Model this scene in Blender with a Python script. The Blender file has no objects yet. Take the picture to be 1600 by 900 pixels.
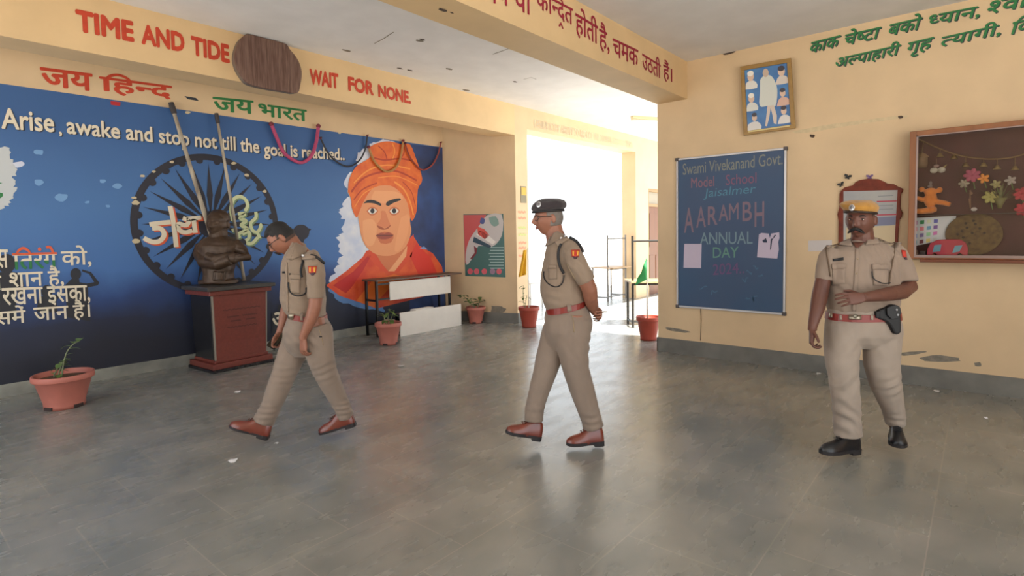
import bpy, bmesh, math, random
import numpy as np
from mathutils import Vector, Matrix, noise
from mathutils.bvhtree import BVHTree
V = Vector
SC = bpy.context.scene
COL = SC.collection
random.seed(7)

# ---------------------------------------------------------------- camera
FPX, YAW, PITCH, ROLL, CY = 872.6, math.radians(40.142), math.radians(3.039), math.radians(-0.982), 411.3
CAM = V((0, 0, 1.52))
_F = V((math.cos(YAW)*math.cos(PITCH), math.sin(YAW)*math.cos(PITCH), -math.sin(PITCH)))
_R = V((math.sin(YAW), -math.cos(YAW), 0))
_U = _R.cross(_F)
RX = _R*math.cos(ROLL) + _U*math.sin(ROLL)
UX = -_R*math.sin(ROLL) + _U*math.cos(ROLL)
cd = bpy.data.cameras.new('camera')
cam = bpy.data.objects.new('camera', cd); COL.objects.link(cam)
cam.matrix_world = Matrix(((RX.x, UX.x, -_F.x, CAM.x), (RX.y, UX.y, -_F.y, CAM.y), (RX.z, UX.z, -_F.z, CAM.z), (0, 0, 0, 1)))
cd.sensor_width = 36; cd.lens = FPX/1600*36; cd.shift_y = (CY-450)/1600; cd.clip_start = 0.05; cd.clip_end = 300
SC.camera = cam

# ---------------------------------------------------------------- light and exposure
SC.view_settings.view_transform = 'Standard'; SC.view_settings.look = 'None'
SC.view_settings.gamma = 1; SC.view_settings.use_curve_mapping = False
SC.view_settings.exposure = 0.25
SUN_E, SKY_E = 21.0, 2.3
w = bpy.data.worlds.new('sky'); SC.world = w; w.use_nodes = True
bg = w.node_tree.nodes['Background']; bg.inputs[0].default_value = (0.89, 0.95, 1.0, 1); bg.inputs[1].default_value = SKY_E
sl = bpy.data.lights.new('sun', 'SUN'); sl.energy = SUN_E; sl.angle = 0.01; sl.color = (1, 0.96, 0.90)
so = bpy.data.objects.new('sun', sl); COL.objects.link(so); so.location = (8, -20, 25)
so.rotation_euler = V((0.10, 0.60, -0.75)).to_track_quat('-Z', 'Y').to_euler()
try:
    SC.cycles.use_denoising = True; SC.cycles.max_bounces = 10; SC.cycles.diffuse_bounces = 6
    SC.cycles.sample_clamp_indirect = 8
except Exception: pass

# ---------------------------------------------------------------- rays
def ray(x, y): return _F + RX*((x-800)/FPX) - UX*((y-CY)/FPX)
def hit(x, y, p, n):
    d = ray(x, y); return CAM + d*((V(p)-CAM).dot(n)/d.dot(n))
def pX(x, y, X): d = ray(x, y); return CAM + d*(X/d.x)
def pY(x, y, Y): d = ray(x, y); return CAM + d*(Y/d.y)
def pZ(x, y, Z=0): d = ray(x, y); return CAM + d*((Z-CAM.z)/d.z)
def pD(x, y, D): return CAM + ray(x, y)*D

# ---------------------------------------------------------------- materials
def lin(c):
    c = [v/255 for v in c]
    return tuple(v/12.92 if v <= .04045 else ((v+.055)/1.055)**2.4 for v in c) + (1,)
MATS = {}
def mat(name, rgb, rough=.6, metal=0, var=0, vscale=6, bump=0, bscale=60, spec=.5, rgb2=None, stretch=None, coat=0, sheen=0):
    if name in MATS: return MATS[name]
    m = bpy.data.materials.new(name); m.use_nodes = True; MATS[name] = m
    nt = m.node_tree; b = nt.nodes['Principled BSDF']
    c = lin(rgb); b.inputs['Base Color'].default_value = c
    b.inputs['Roughness'].default_value = rough; b.inputs['Metallic'].default_value = metal
    b.inputs['Specular IOR Level'].default_value = spec; b.inputs['Coat Weight'].default_value = coat
    b.inputs['Sheen Weight'].default_value = sheen
    tc = None
    if var or bump or rgb2:
        tc = nt.nodes.new('ShaderNodeTexCoord'); vec = tc.outputs['Object']
        if stretch:
            mp = nt.nodes.new('ShaderNodeMapping'); mp.inputs['Scale'].default_value = stretch
            nt.links.new(vec, mp.inputs[0]); vec = mp.outputs[0]
    if var or rgb2:
        n = nt.nodes.new('ShaderNodeTexNoise'); n.inputs['Scale'].default_value = vscale; n.inputs['Detail'].default_value = 5
        nt.links.new(vec, n.inputs[0])
        r = nt.nodes.new('ShaderNodeValToRGB'); r.color_ramp.elements[0].position = .35; r.color_ramp.elements[1].position = .68
        c2 = lin(rgb2) if rgb2 else tuple(min(1, v*(1+var)) for v in c[:3])+(1,)
        c1 = c if rgb2 else tuple(v*(1-var) for v in c[:3])+(1,)
        r.color_ramp.elements[0].color = c1; r.color_ramp.elements[1].color = c2
        nt.links.new(n.outputs[0], r.inputs[0]); nt.links.new(r.outputs[0], b.inputs['Base Color'])
    if bump:
        n2 = nt.nodes.new('ShaderNodeTexNoise'); n2.inputs['Scale'].default_value = bscale; n2.inputs['Detail'].default_value = 4
        nt.links.new(vec, n2.inputs[0])
        bp = nt.nodes.new('ShaderNodeBump'); bp.inputs['Strength'].default_value = bump; bp.inputs['Distance'].default_value = .01
        nt.links.new(n2.outputs[0], bp.inputs['Height']); nt.links.new(bp.outputs[0], b.inputs['Normal'])
    return m

def glass_mat():
    m = bpy.data.materials.new('case glass'); m.use_nodes = True; nt = m.node_tree
    nt.nodes.remove(nt.nodes['Principled BSDF'])
    t = nt.nodes.new('ShaderNodeBsdfTransparent'); g = nt.nodes.new('ShaderNodeBsdfGlossy'); g.inputs['Roughness'].default_value = .02
    f = nt.nodes.new('ShaderNodeFresnel'); f.inputs[0].default_value = 1.45
    mx = nt.nodes.new('ShaderNodeMixShader')
    nt.links.new(f.outputs[0], mx.inputs[0]); nt.links.new(t.outputs[0], mx.inputs[1]); nt.links.new(g.outputs[0], mx.inputs[2])
    nt.links.new(mx.outputs[0], nt.nodes['Material Output'].inputs[0]); return m

# ---------------------------------------------------------------- mesh helpers: (verts, faces)
def merge(*ms):
    vs, fs = [], []
    for v, f in ms:
        o = len(vs); vs += list(v); fs += [tuple(i+o for i in q) for q in f]
    return vs, fs
def box(x0, x1, y0, y1, z0, z1):
    v = [V((x, y, z)) for z in (z0, z1) for y in (y0, y1) for x in (x0, x1)]
    return v, [(0, 2, 3, 1), (4, 5, 7, 6), (0, 1, 5, 4), (2, 6, 7, 3), (0, 4, 6, 2), (1, 3, 7, 5)]
def obox(c, ax, ay, az):
    c, ax, ay, az = V(c), V(ax), V(ay), V(az)
    v = [c+ax*i+ay*j+az*k for k in (-1, 1) for j in (-1, 1) for i in (-1, 1)]
    return v, [(0, 2, 3, 1), (4, 5, 7, 6), (0, 1, 5, 4), (2, 6, 7, 3), (0, 4, 6, 2), (1, 3, 7, 5)]
def prism(pts, d):
    "closed polygon pts extruded along d"
    n = len(pts); pts = [V(p) for p in pts]; d = V(d)
    v = pts + [p+d for p in pts]
    return v, [tuple(range(n))[::-1], tuple(range(n, 2*n))] + [(i, (i+1) % n, n+(i+1) % n, n+i) for i in range(n)]
def flat(pts): return [V(p) for p in pts], [tuple(range(len(pts)))]
def loft(st, n=20, p=2.0, cap=True):
    "st: (centre, a, b) half axes"
    v, f = [], []
    for c, a, b in st:
        for i in range(n):
            t = 2*math.pi*i/n; ct, s_ = math.cos(t), math.sin(t)
            x = math.copysign(abs(ct)**(2/p), ct); y = math.copysign(abs(s_)**(2/p), s_)
            v.append(V(c)+V(a)*x+V(b)*y)
    m = len(st)
    for k in range(m-1):
        for i in range(n):
            j = (i+1) % n; f.append((k*n+i, k*n+j, (k+1)*n+j, (k+1)*n+i))
    if cap:
        v.append(V(st[0][0])); v.append(V(st[-1][0])); a0, a1 = len(v)-2, len(v)-1
        for i in range(n):
            j = (i+1) % n; f.append((a0, j, i)); f.append((a1, (m-1)*n+i, (m-1)*n+j))
    return v, f
def tube(pts, r, n=8, cap=True):
    pts = [V(p) for p in pts]; st = []; up = V((0.137, .21, .97)).normalized(); a = None
    for i, p in enumerate(pts):
        t = (pts[min(i+1, len(pts)-1)]-pts[max(i-1, 0)]).normalized()
        if a is None:
            a = t.cross(up)
            if a.length < .1: a = t.cross(V((1, 0, 0)))
        a = (a-t*a.dot(t)).normalized(); b = t.cross(a)
        rr = r[i] if isinstance(r, (list, tuple)) else r
        st.append((p, a*rr, b*rr))
    return loft(st, n, 2, cap)
def smooth_path(pts, k=6):
    pts = [V(p) for p in pts]; o = []
    for i in range(len(pts)-1):
        p0, p1, p2, p3 = pts[max(i-1, 0)], pts[i], pts[i+1], pts[min(i+2, len(pts)-1)]
        for j in range(k):
            t = j/k
            o.append(.5*((2*p1)+(p2-p0)*t+(2*p0-5*p1+4*p2-p3)*t*t+(3*p1-p0-3*p2+p3)*t**3))
    return o+[pts[-1]]
def ball(c, a, b, d, nu=18, nv=12):
    "ellipsoid with half axes a, b, d"
    c, a, b, d = V(c), V(a), V(b), V(d); v = [c-d]; f = []
    for j in range(1, nv):
        ph = -math.pi/2+math.pi*j/nv
        for i in range(nu):
            t = 2*math.pi*i/nu
            v.append(c+a*(math.cos(ph)*math.cos(t))+b*(math.cos(ph)*math.sin(t))+d*math.sin(ph))
    v.append(c+d); L = len(v)-1
    for i in range(nu):
        k = (i+1) % nu; f.append((0, 1+k, 1+i)); f.append((L, 1+(nv-2)*nu+i, 1+(nv-2)*nu+k))
        for j in range(nv-2): f.append((1+j*nu+i, 1+j*nu+k, 1+(j+1)*nu+k, 1+(j+1)*nu+i))
    return v, f
def sball(c, r, nu=14, nv=9): return ball(c, (r, 0, 0), (0, r, 0), (0, 0, r), nu, nv)
def lathe(prof, c=(0, 0, 0), n=28):
    c = V(c); v, f = [], []
    for r, z in prof:
        for i in range(n):
            t = 2*math.pi*i/n; v.append(c+V((r*math.cos(t), r*math.sin(t), z)))
    for k in range(len(prof)-1):
        for i in range(n):
            j = (i+1) % n; f.append((k*n+i, k*n+j, (k+1)*n+j, (k+1)*n+i))
    return v, f

def obj(name, m, ma, parent=None, smooth=False, bevel=0, loc=None, **props):
    vs, fs = m
    if parent is not None: L = V(parent['_o']) if '_o' in parent else V((0, 0, 0))
    elif loc is not None: L = V(loc)
    else:
        L = V((sum(v[0] for v in vs)/len(vs), sum(v[1] for v in vs)/len(vs), min(v[2] for v in vs)))
    me = bpy.data.meshes.new(name); me.from_pydata([tuple(V(v)-L) for v in vs], [], fs)
    for q in (ma if isinstance(ma, (list, tuple)) else [ma]): me.materials.append(q)
    me.validate(); me.update()
    if smooth:
        me.polygons.foreach_set('use_smooth', [True]*len(me.polygons))
    o = bpy.data.objects.new(name, me); COL.objects.link(o)
    if parent is not None: o.parent = parent; o['_o'] = list(L)
    else: o.location = L; o['_o'] = list(L)
    if bevel:
        bv = o.modifiers.new('bevel', 'BEVEL'); bv.width = bevel; bv.segments = 2; bv.limit_method = 'ANGLE'
    for k, v in props.items(): o[k] = v
    return o
def thing(name, label, cat, loc, group=None):
    o = bpy.data.objects.new(name, None); COL.objects.link(o); o.location = loc; o['_o'] = list(loc)
    o['label'] = label; o['category'] = cat; o.empty_display_size = .1
    if group: o['group'] = group
    return o
def tag(o, label, cat, group=None):
    o['label'] = label; o['category'] = cat
    if group: o['group'] = group
    return o
def struct(name, m, ma, label=None, **k):
    o = obj(name, m, ma, **k); o['kind'] = 'structure'
    if label: o['label'] = label
    return o
def copy_tree(o, parent=None):
    c = o.copy(); COL.objects.link(c)
    if parent is not None: c.parent = parent
    for ch in list(o.children): copy_tree(ch, c)
    return c

def remesh(m, voxel, smooth=4, fac=.5):
    me = bpy.data.meshes.new('tmp'); me.from_pydata([tuple(v) for v in m[0]], [], m[1]); me.update()
    bm = bmesh.new(); bm.from_mesh(me); bmesh.ops.recalc_face_normals(bm, faces=bm.faces); bm.to_mesh(me); bm.free()
    o = bpy.data.objects.new('tmp', me); COL.objects.link(o)
    r = o.modifiers.new('r', 'REMESH'); r.mode = 'VOXEL'; r.voxel_size = voxel; r.adaptivity = 0
    if smooth:
        s = o.modifiers.new('s', 'SMOOTH'); s.factor = fac; s.iterations = smooth
    dg = bpy.context.evaluated_depsgraph_get(); dg.update()
    e = o.evaluated_get(dg); em = e.to_mesh()
    n = len(em.vertices); co = np.empty(n*3, 'f'); em.vertices.foreach_get('co', co)
    fs = [tuple(p.vertices) for p in em.polygons]; vs = [V(c) for c in co.reshape(-1, 3).tolist()]
    e.to_mesh_clear(); bpy.data.objects.remove(o); bpy.data.meshes.remove(me)
    return vs, fs
def normals(m):
    a = np.array([tuple(v) for v in m[0]]); N = np.zeros_like(a)
    q = np.array([f for f in m[1] if len(f) == 4])
    if len(q):
        nn = np.cross(a[q[:, 2]]-a[q[:, 0]], a[q[:, 3]]-a[q[:, 1]])
        for k in range(4): np.add.at(N, q[:, k], nn)
    q = np.array([f for f in m[1] if len(f) == 3])
    if len(q):
        nn = np.cross(a[q[:, 1]]-a[q[:, 0]], a[q[:, 2]]-a[q[:, 0]])
        for k in range(3): np.add.at(N, q[:, k], nn)
    return a, N/np.maximum(np.linalg.norm(N, axis=1), 1e-9)[:, None]
def wrinkle(m, fn):
    a, N = normals(m)
    return [V(p)+V(n)*fn(V(p)) for p, n in zip(a.tolist(), N.tolist())], m[1]

# ---------------------------------------------------------------- lettering
_gc = {}
def _raw(s, off):
    k = (s, off)
    if k in _gc: return _gc[k]
    c = bpy.data.curves.new('t', 'FONT'); c.body = s; c.resolution_u = 3; c.offset = off; c.fill_mode = 'FRONT'
    o = bpy.data.objects.new('t', c); COL.objects.link(o)
    me = o.to_mesh(); vs = [(v.co.x, v.co.y) for v in me.vertices]; fs = [tuple(p.vertices) for p in me.polygons]
    o.to_mesh_clear(); bpy.data.objects.remove(o); bpy.data.curves.remove(c)
    _gc[k] = (vs, fs); return _gc[k]
def _adv(ch):
    a = _raw(ch+'|', 0)[0]; b = _raw('|', 0)[0]
    return max(x for x, y in a)-max(x for x, y in b)
def _clip(vs, fs, x1):
    bm = bmesh.new(); bv = [bm.verts.new((x, y, 0)) for x, y in vs]
    for f in fs:
        try: bm.faces.new([bv[i] for i in f])
        except ValueError: pass
    bmesh.ops.bisect_plane(bm, geom=bm.verts[:]+bm.edges[:]+bm.faces[:], plane_co=(x1, 0, 0), plane_no=(1, 0, 0), clear_outer=True)
    bm.verts.index_update()
    r = [(v.co.x, v.co.y) for v in bm.verts], [tuple(v.index for v in f.verts) for f in bm.faces]
    bm.free(); return r
def text2d(s, off=0.0):
    "Latin strings as typed; Devanagari as a list of glyphs in visual order, '/' after a glyph = half form, '~' = rakar stroke"
    if off:
        bv, bf = text2d(s, 0); vs, fs = [], []; r = off*.75; kk = 0
        for dx, dy in ((0, 0), (r, 0), (-r, 0), (0, r), (0, -r), (r*.7, r*.7), (-r*.7, r*.7), (r*.7, -r*.7), (-r*.7, -r*.7)):
            o = len(vs); vs += [(q[0]+dx, q[1]+dy, kk) for q in bv]; kk += 1; fs += [tuple(i+o for i in f) for f in bf]
        return vs, fs
    if isinstance(s, str): return _raw(s, 0)
    vs, fs, x = [], [], 0; pend = None
    for t in s:
        if t == ' ': x += .26; continue
        half = t.endswith('/'); rak = t.endswith('~'); ch = t.rstrip('/~')
        arc = None
        if ch == 'ि':
            arc = x; ch = 'ा'
        gv, gf = _raw(ch, off); ad = _adv(ch)
        if half:
            ad -= .178; gv, gf = _clip(gv, gf, ad)
        o = len(vs); vs += [(a+x, b) for a, b in gv]; fs += [tuple(i+o for i in f) for f in gf]
        if rak:
            o = len(vs); cx = x+ad*.45
            vs += [(cx-.16, -.30), (cx-.13, -.25), (cx, -.12), (cx+.13, -.27), (cx+.16, -.32), (cx+.10, -.33), (cx, -.2), (cx-.1, -.31)]
            fs += [tuple(range(o, o+8))]
        if pend is not None and not half and arc is None:
            hl = max(b for a, b in _raw('ा', 0)[0]); xa, xb = pend+.15, x+ad-.12; o = len(vs); n_ = 14
            for i in range(n_+1):
                t = i/n_; cx, cy = xa+(xb-xa)*t, hl-.03+.235*math.sin(math.pi*min(1, t*.97))**.7
                vs += [(cx, cy+.04), (cx, cy-.04)]
            fs += [(o+2*i, o+2*i+1, o+2*i+3, o+2*i+2) for i in range(n_)]; pend = None
        if arc is not None: pend = x
        x += ad
    return vs, fs
def text_on(s, p0, p1, h, nrm, off=0.0, lift=.003, slant=0, band=None):
    """lettering between baseline points p0 and p1, letter height h metres (bbox, or band=(lo,hi) in ems), facing nrm"""
    vs, fs = text2d(s, off); p0, p1 = V(p0), V(p1); nrm = V(nrm)
    x0, x1 = min(q[0] for q in vs), max(q[0] for q in vs)
    lo, hi = band or (min(q[1] for q in vs), max(q[1] for q in vs))
    d = p1-p0; up = V((0, 0, 1)); up = (up-nrm*up.dot(nrm)).normalized(); dn = d.normalized()
    out = []
    for q in vs:
        a, b = q[0], q[1]; ex_ = q[2]*.0002 if len(q) > 2 else 0
        t = (a-x0)/(x1-x0); hh = (b-lo)/(hi-lo)*h
        out.append(p0+d*t+up*hh+dn*(slant*hh)+nrm*(lift+ex_))
    return out, fs
def ribbon(pts, wd, nrm, lift=.003):
    "painted brush stroke: strip of width wd (or list) along pts in a plane with normal nrm"
    pts = [V(p) for p in pts]; nrm = V(nrm); v, f = [], []
    for i, p in enumerate(pts):
        t = (pts[min(i+1, len(pts)-1)]-pts[max(i-1, 0)]).normalized(); s = t.cross(nrm).normalized()
        ww = wd[min(len(wd)-1, int(i*len(wd)/len(pts)))] if isinstance(wd, (list, tuple)) else wd
        v += [p+s*ww/2+nrm*lift, p-s*ww/2+nrm*lift]
    for i in range(len(pts)-1): f.append((2*i, 2*i+1, 2*i+3, 2*i+2))
    return v, f
# ================================================================ ROOM
XR, YM, YB, ZL, ZRT, YC = 6.55, 7.33, 6.0, 3.66, 3.53, 3.12
M_wall = mat('yellow wall paint', (212, 185, 148), .62, var=.06, vscale=2.2, bump=.06, bscale=35)
M_ceil = mat('white ceiling paint', (224, 222, 222), .8, var=.04, vscale=3, bump=.08, bscale=20)
M_beamu = mat('cream beam paint', (214, 184, 140), .65, var=.05, vscale=2.5, bump=.06, bscale=30)
M_base = mat('grey stone skirting', (112, 110, 104), .5, var=.18, vscale=5)
M_basew = mat('pale worn skirting', (150, 150, 140), .6, rgb2=(112, 112, 108), vscale=4)
M_ground = mat('sunlit pale paving', (208, 202, 192), .9, var=.08, vscale=3)

def floor_mat():
    m = mat('polished grey flagstones', (120, 114, 104), .3, spec=.8); nt = m.node_tree; b = nt.nodes['Principled BSDF']; L = nt.links.new
    tc = nt.nodes.new('ShaderNodeTexCoord'); mp = nt.nodes.new('ShaderNodeMapping')
    mp.inputs['Location'].default_value = (-.12, -.17, 0); L(tc.outputs['Object'], mp.inputs[0])
    br = nt.nodes.new('ShaderNodeTexBrick'); L(mp.outputs[0], br.inputs['Vector'])
    br.inputs['Scale'].default_value = 1; br.inputs['Brick Width'].default_value = .58; br.inputs['Row Height'].default_value = .58
    br.inputs['Mortar Size'].default_value = .004; br.inputs['Mortar Smooth'].default_value = .5; br.offset = .45
    br.inputs['Color1'].default_value = lin((141, 141, 137)); br.inputs['Color2'].default_value = lin((133, 135, 131)); br.inputs['Mortar'].default_value = lin((160, 157, 149))
    n = nt.nodes.new('ShaderNodeTexNoise'); n.inputs['Scale'].default_value = 2.6; n.inputs['Detail'].default_value = 7; n.inputs['Distortion'].default_value = .3; L(mp.outputs[0], n.inputs[0])
    r = nt.nodes.new('ShaderNodeValToRGB'); r.color_ramp.elements[0].position = .3; r.color_ramp.elements[1].position = .75
    r.color_ramp.elements[0].color = (.72, .74, .74, 1); r.color_ramp.elements[1].color = (1.14, 1.10, 1.06, 1); L(n.outputs[0], r.inputs[0])
    mx = nt.nodes.new('ShaderNodeMix'); mx.data_type = 'RGBA'; mx.blend_type = 'MULTIPLY'; mx.inputs['Factor'].default_value = 1
    L(br.outputs['Color'], mx.inputs['A']); L(r.outputs[0], mx.inputs['B']); L(mx.outputs['Result'], b.inputs['Base Color'])
    n2 = nt.nodes.new('ShaderNodeTexNoise'); n2.inputs['Scale'].default_value = 5; n2.inputs['Detail'].default_value = 6; m2 = nt.nodes.new('ShaderNodeMapping'); m2.inputs['Scale'].default_value = (.5, 1.6, 1); m2.inputs['Rotation'].default_value = (0, 0, .5); L(mp.outputs[0], m2.inputs[0]); L(m2.outputs[0], n2.inputs[0])
    mr = nt.nodes.new('ShaderNodeMapRange'); mr.inputs['From Min'].default_value = .15; mr.inputs['From Max'].default_value = .85
    mr.inputs['To Min'].default_value = .17; mr.inputs['To Max'].default_value = .36; L(n2.outputs[0], mr.inputs[0]); L(mr.outputs[0], b.inputs['Roughness'])
    bp = nt.nodes.new('ShaderNodeBump'); bp.inputs['Strength'].default_value = .07; bp.inputs['Distance'].default_value = .01
    L(n2.outputs[0], bp.inputs['Height']); L(bp.outputs[0], b.inputs['Normal']); return m
Z0 = V((0, 0, 0))
struct('floor', box(-3, 13.5, -4, 7.33, -.12, 0), floor_mat(), loc=Z0)
struct('ground', box(-40, 60, -40, 60, -.3, -.125), M_ground, loc=Z0)
struct('terrace_floor', box(6.9, 24, 7.34, 22, -.124, -.01), M_ground, loc=Z0)
struct('light_blocking_wall', merge(box(-3.2, -3, -2.2, 1.8, 0, ZRT), box(3.4, XR+.25, -4.2, -4, 0, ZRT)), M_wall, loc=Z0)  # unseen wall pieces added to cut glass reflection and light on right wall
struct('wall_left', box(-3, 6.84, YM, YM+.2, 0, ZL), M_wall, loc=Z0)
struct('wall_right', box(XR, XR+.25, -4, YC, 0, ZL), M_wall, loc=Z0)
# slanted return wall with pillar
pil = [(6.835, YM+.2), (6.835, YM), (7.24, YB), (7.57, YB), (7.57, YB+.35), (7.57, YM+.2)]
struct('wall_return', prism([(x, y, 0) for x, y in pil], (0, 0, ZL)), M_wall, loc=Z0)
struct('wall_back', merge(box(7.57, 11.48, YB, YB+.35, 3.30, ZL), box(11.48, 12.1, YB, YB+.35, 0, ZL), box(12.1, 13.0, YB, YB+.35, 2.52, ZL), box(13.0, 13.5, YB, YB+.35, 0, ZL)), M_wall, loc=Z0)
struct('beam_left', box(-3, 7.24, YB, YB+.37, 3.16, ZL), M_beamu, loc=Z0)
struct('beam_middle', box(-3, XR, 2.74, YC, 3.09, ZL), M_beamu, loc=Z0)
struct('ceiling_left', box(-3, 13.5, YC-.2, YM+.2, ZL, ZL+.2), M_ceil, loc=Z0)
struct('ceiling', box(-3, XR+.25, -4, YC-.1, ZRT, ZRT+.33), M_ceil, loc=Z0)
struct('baseboard_left', box(-3, 6.83, YM-.014, YM, 0, .125), M_basew, loc=Z0)
struct('baseboard_right', box(XR-.014, XR, -4, YC+.012, 0, .178), M_base, loc=Z0)
struct('baseboard_corner', box(XR-.014, XR+.25, YC, YC+.012, 0, .178), M_base, loc=Z0)
def slant(t, off=0):
    a, b = V((6.835, YM, 0)), V((7.24, YB, 0)); n = V((-(YM-YB), -(7.24-6.835), 0)).normalized()
    return a+(b-a)*t+n*off
NS = V((-(YM-YB), -(7.24-6.835), 0)).normalized()
struct('baseboard_return', merge(prism([slant(0), slant(1), slant(1, .012), slant(0, .012)], (0, 0, .17)), box(7.24, 7.57, YB-.012, YB, 0, .17)), M_base, loc=Z0)
# door in the far wall
M_doorw = mat('brown door wood', (112, 66, 34), .45, var=.15, vscale=4, stretch=(1, 1, .1))
d1 = thing('door_1', 'brown wooden door in the far passage wall right of the bright opening', 'door', (12.55, YB+.1, 0)); d1['kind'] = 'structure'; del d1['category']
obj('door_frame', merge(box(12.1, 12.17, YB+.02, YB+.2, 0, 2.52), box(12.93, 13.0, YB+.02, YB+.2, 0, 2.52), box(12.17, 12.93, YB+.02, YB+.2, 2.1, 2.17), box(12.17, 12.93, YB+.02, YB+.2, 2.45, 2.52)), mat('tan door frame', (150, 120, 78), .5), d1)
obj('door_panel', merge(box(12.17, 12.93, YB+.06, YB+.1, 0, 2.1), box(12.27, 12.5, YB+.05, YB+.06, .2, .95), box(12.6, 12.83, YB+.05, YB+.06, .2, .95), box(12.27, 12.83, YB+.05, YB+.06, 1.15, 1.95)), M_doorw, d1)
obj('transom_panel', box(12.17, 12.93, YB+.08, YB+.1, 2.17, 2.45), mat('grey transom', (150, 140, 120), .4), d1)

# ---- worn patches, cracks and spots on the walls
M_patch = mat('bare grey plaster', (128, 120, 108), .85, var=.2, vscale=30)
M_pale = mat('pale filler plaster', (206, 186, 150), .85, var=.08, vscale=20)
M_dark = mat('dark stain', (70, 55, 45), .8)
def blotch(pts, k=3, j=.12):
    P = smooth_path([V(p) for p in pts]+[V(pts[0])], k)[:-1]; c = sum(P, V((0, 0, 0)))/len(P)
    return [c+(p-c)*(1+random.uniform(-j, j)) for p in P]
NR, NL = V((-1, 0, 0)), V((0, -1, 0))
def rpatch(name, px, ma, lift=.002):
    P = blotch([pX(x, y, XR-lift) for x, y in px]); return struct(name, flat(P), ma)
rpatch('wall_peeling', [(1406, 551), (1430, 549), (1450, 549), (1436, 553), (1412, 556)], M_patch)
rpatch('wall_peeling', [(1435, 559), (1470, 555), (1502, 562), (1478, 566), (1446, 564)], M_patch)
rpatch('wall_peeling', [(1522, 567), (1532, 566), (1533, 572), (1524, 572)], M_patch)
rpatch('wall_peeling', [(1040, 511), (1062, 514), (1078, 519), (1062, 519), (1042, 515)], M_patch)
rpatch('wall_scar', [(1241, 205), (1300, 194), (1405, 181), (1410, 184), (1330, 196), (1262, 207)], M_pale)
rpatch('wall_stain', [(1403, 181), (1411, 181), (1410, 185), (1404, 185)], M_dark, .003)
rpatch('wall_stain', [(1266, 210), (1273, 211), (1271, 215), (1266, 214)], M_dark, .003)
rpatch('wall_stain', [(1130, 83), (1148, 79), (1146, 83), (1132, 86)], M_dark, .003)
P = [hit(x, y, slant(.5, .002), NS) for x, y in ((768, 478), (784, 479), (790, 484), (778, 491), (767, 487))]
struct('wall_peeling', flat(blotch(P)), M_patch)
for (x, y, r) in ((692, 16, 5), (706, 20, 2), (541, 79, 4), (640, 110, 3), (656, 64, 4), (660, 62, 3), (625, 107, 3), (702, 108, 4), (805, 128, 3), (728, 141, 4)):
    z = ZL-.002 if not (x in (692, 706)) else 3.088
    c = pZ(x, y, z); a = r*c.length/FPX
    pts = [c+V((math.cos(t)*a*1.5, math.sin(t)*a*.8, 0)) for t in np.linspace(0, 6.28, 9)[:-1]]
    struct('ceiling_stain', flat(blotch(pts, 2, .25)), M_dark if r != 4 else M_patch)
for pts in (((585, 68), (600, 60), (615, 50)), ((770, 85), (784, 80), (795, 76)), ((818, 124), (830, 121), (838, 124))):
    struct('ceiling_crack', ribbon([pZ(x, y, ZL-.002) for x, y in pts], .012, (0, 0, -1), 0), M_patch)

# ================================================================ MURAL
def mural_mat():
    m = mat('blue mural paint', (70, 112, 166), .55); nt = m.node_tree; b = nt.nodes['Principled BSDF']; L = nt.links.new
    tc = nt.nodes.new('ShaderNodeTexCoord'); sx = nt.nodes.new('ShaderNodeSeparateXYZ'); L(tc.outputs['Object'], sx.inputs[0])
    n = nt.nodes.new('ShaderNodeTexNoise'); n.inputs['Scale'].default_value = 1.4; n.inputs['Detail'].default_value = 5; L(tc.outputs['Object'], n.inputs[0])
    ma = nt.nodes.new('ShaderNodeMath'); ma.operation = 'MULTIPLY_ADD'; ma.inputs[1].default_value = .55; L(n.outputs[0], ma.inputs[0]); L(sx.outputs['Z'], ma.inputs[2])
    r = nt.nodes.new('ShaderNodeValToRGB'); e = r.color_ramp.elements
    mr = nt.nodes.new('ShaderNodeMapRange'); mr.inputs['From Min'].default_value = 0; mr.inputs['From Max'].default_value = 3.4; L(ma.outputs[0], mr.inputs[0]); L(mr.outputs[0], r.inputs[0])
    e[0].position = .18; e[0].color = lin((30, 33, 48)); e[1].position = .92; e[1].color = lin((52, 92, 146))
    for p, c in ((.27, (32, 40, 66)), (.35, (38, 66, 120)), (.44, (66, 110, 172)), (.62, (70, 114, 170))):
        q = e.new(p); q.color = lin(c)
    L(r.outputs[0], b.inputs['Base Color']); return m
MU = thing('mural', 'wall mural with a portrait in orange turban and a black spoked wheel on blue', 'mural', (2.5, YM-.004, 0))
def mp(x, y, k): return pY(x, y, YM)+V((0, -.003-.0012*k, 0))
def mpoly(name, px, k, ma, sm=0, parent=MU, **kw):
    P = [mp(x, y, k) for x, y in px]
    if sm: P = smooth_path(P+[P[0]], sm)[:-1]
    return obj(name, flat(P), ma, parent, **kw)
def P_(n, c, **k): return mat('mural '+n, c, .55, **k)
obj('painted_background', flat([(-3, YM-.003, .125), (6.832, YM-.003, .125), (6.832, YM-.003, 3.06), (-3, YM-.003, 3.06)]), mural_mat(), MU)
navy = P_('navy', (28, 44, 84), rgb2=(44, 78, 138), vscale=1.6)
mpoly('dark_sky', [(612, 222), (691.6, 231), (696, 497), (640, 503), (640, 300)], 1, navy)
def jag(px, n=4, a=5):
    out = []
    for i in range(len(px)):
        p, q = px[i], px[(i+1) % len(px)]
        for j in range(n):
            t = j/n; out.append((p[0]+(q[0]-p[0])*t+random.uniform(-a, a), p[1]+(q[1]-p[1])*t+random.uniform(-a, a)*.6))
    return out
halo = P_('white cloud', (196, 205, 226), rgb2=(222, 224, 232), vscale=5)
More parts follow.
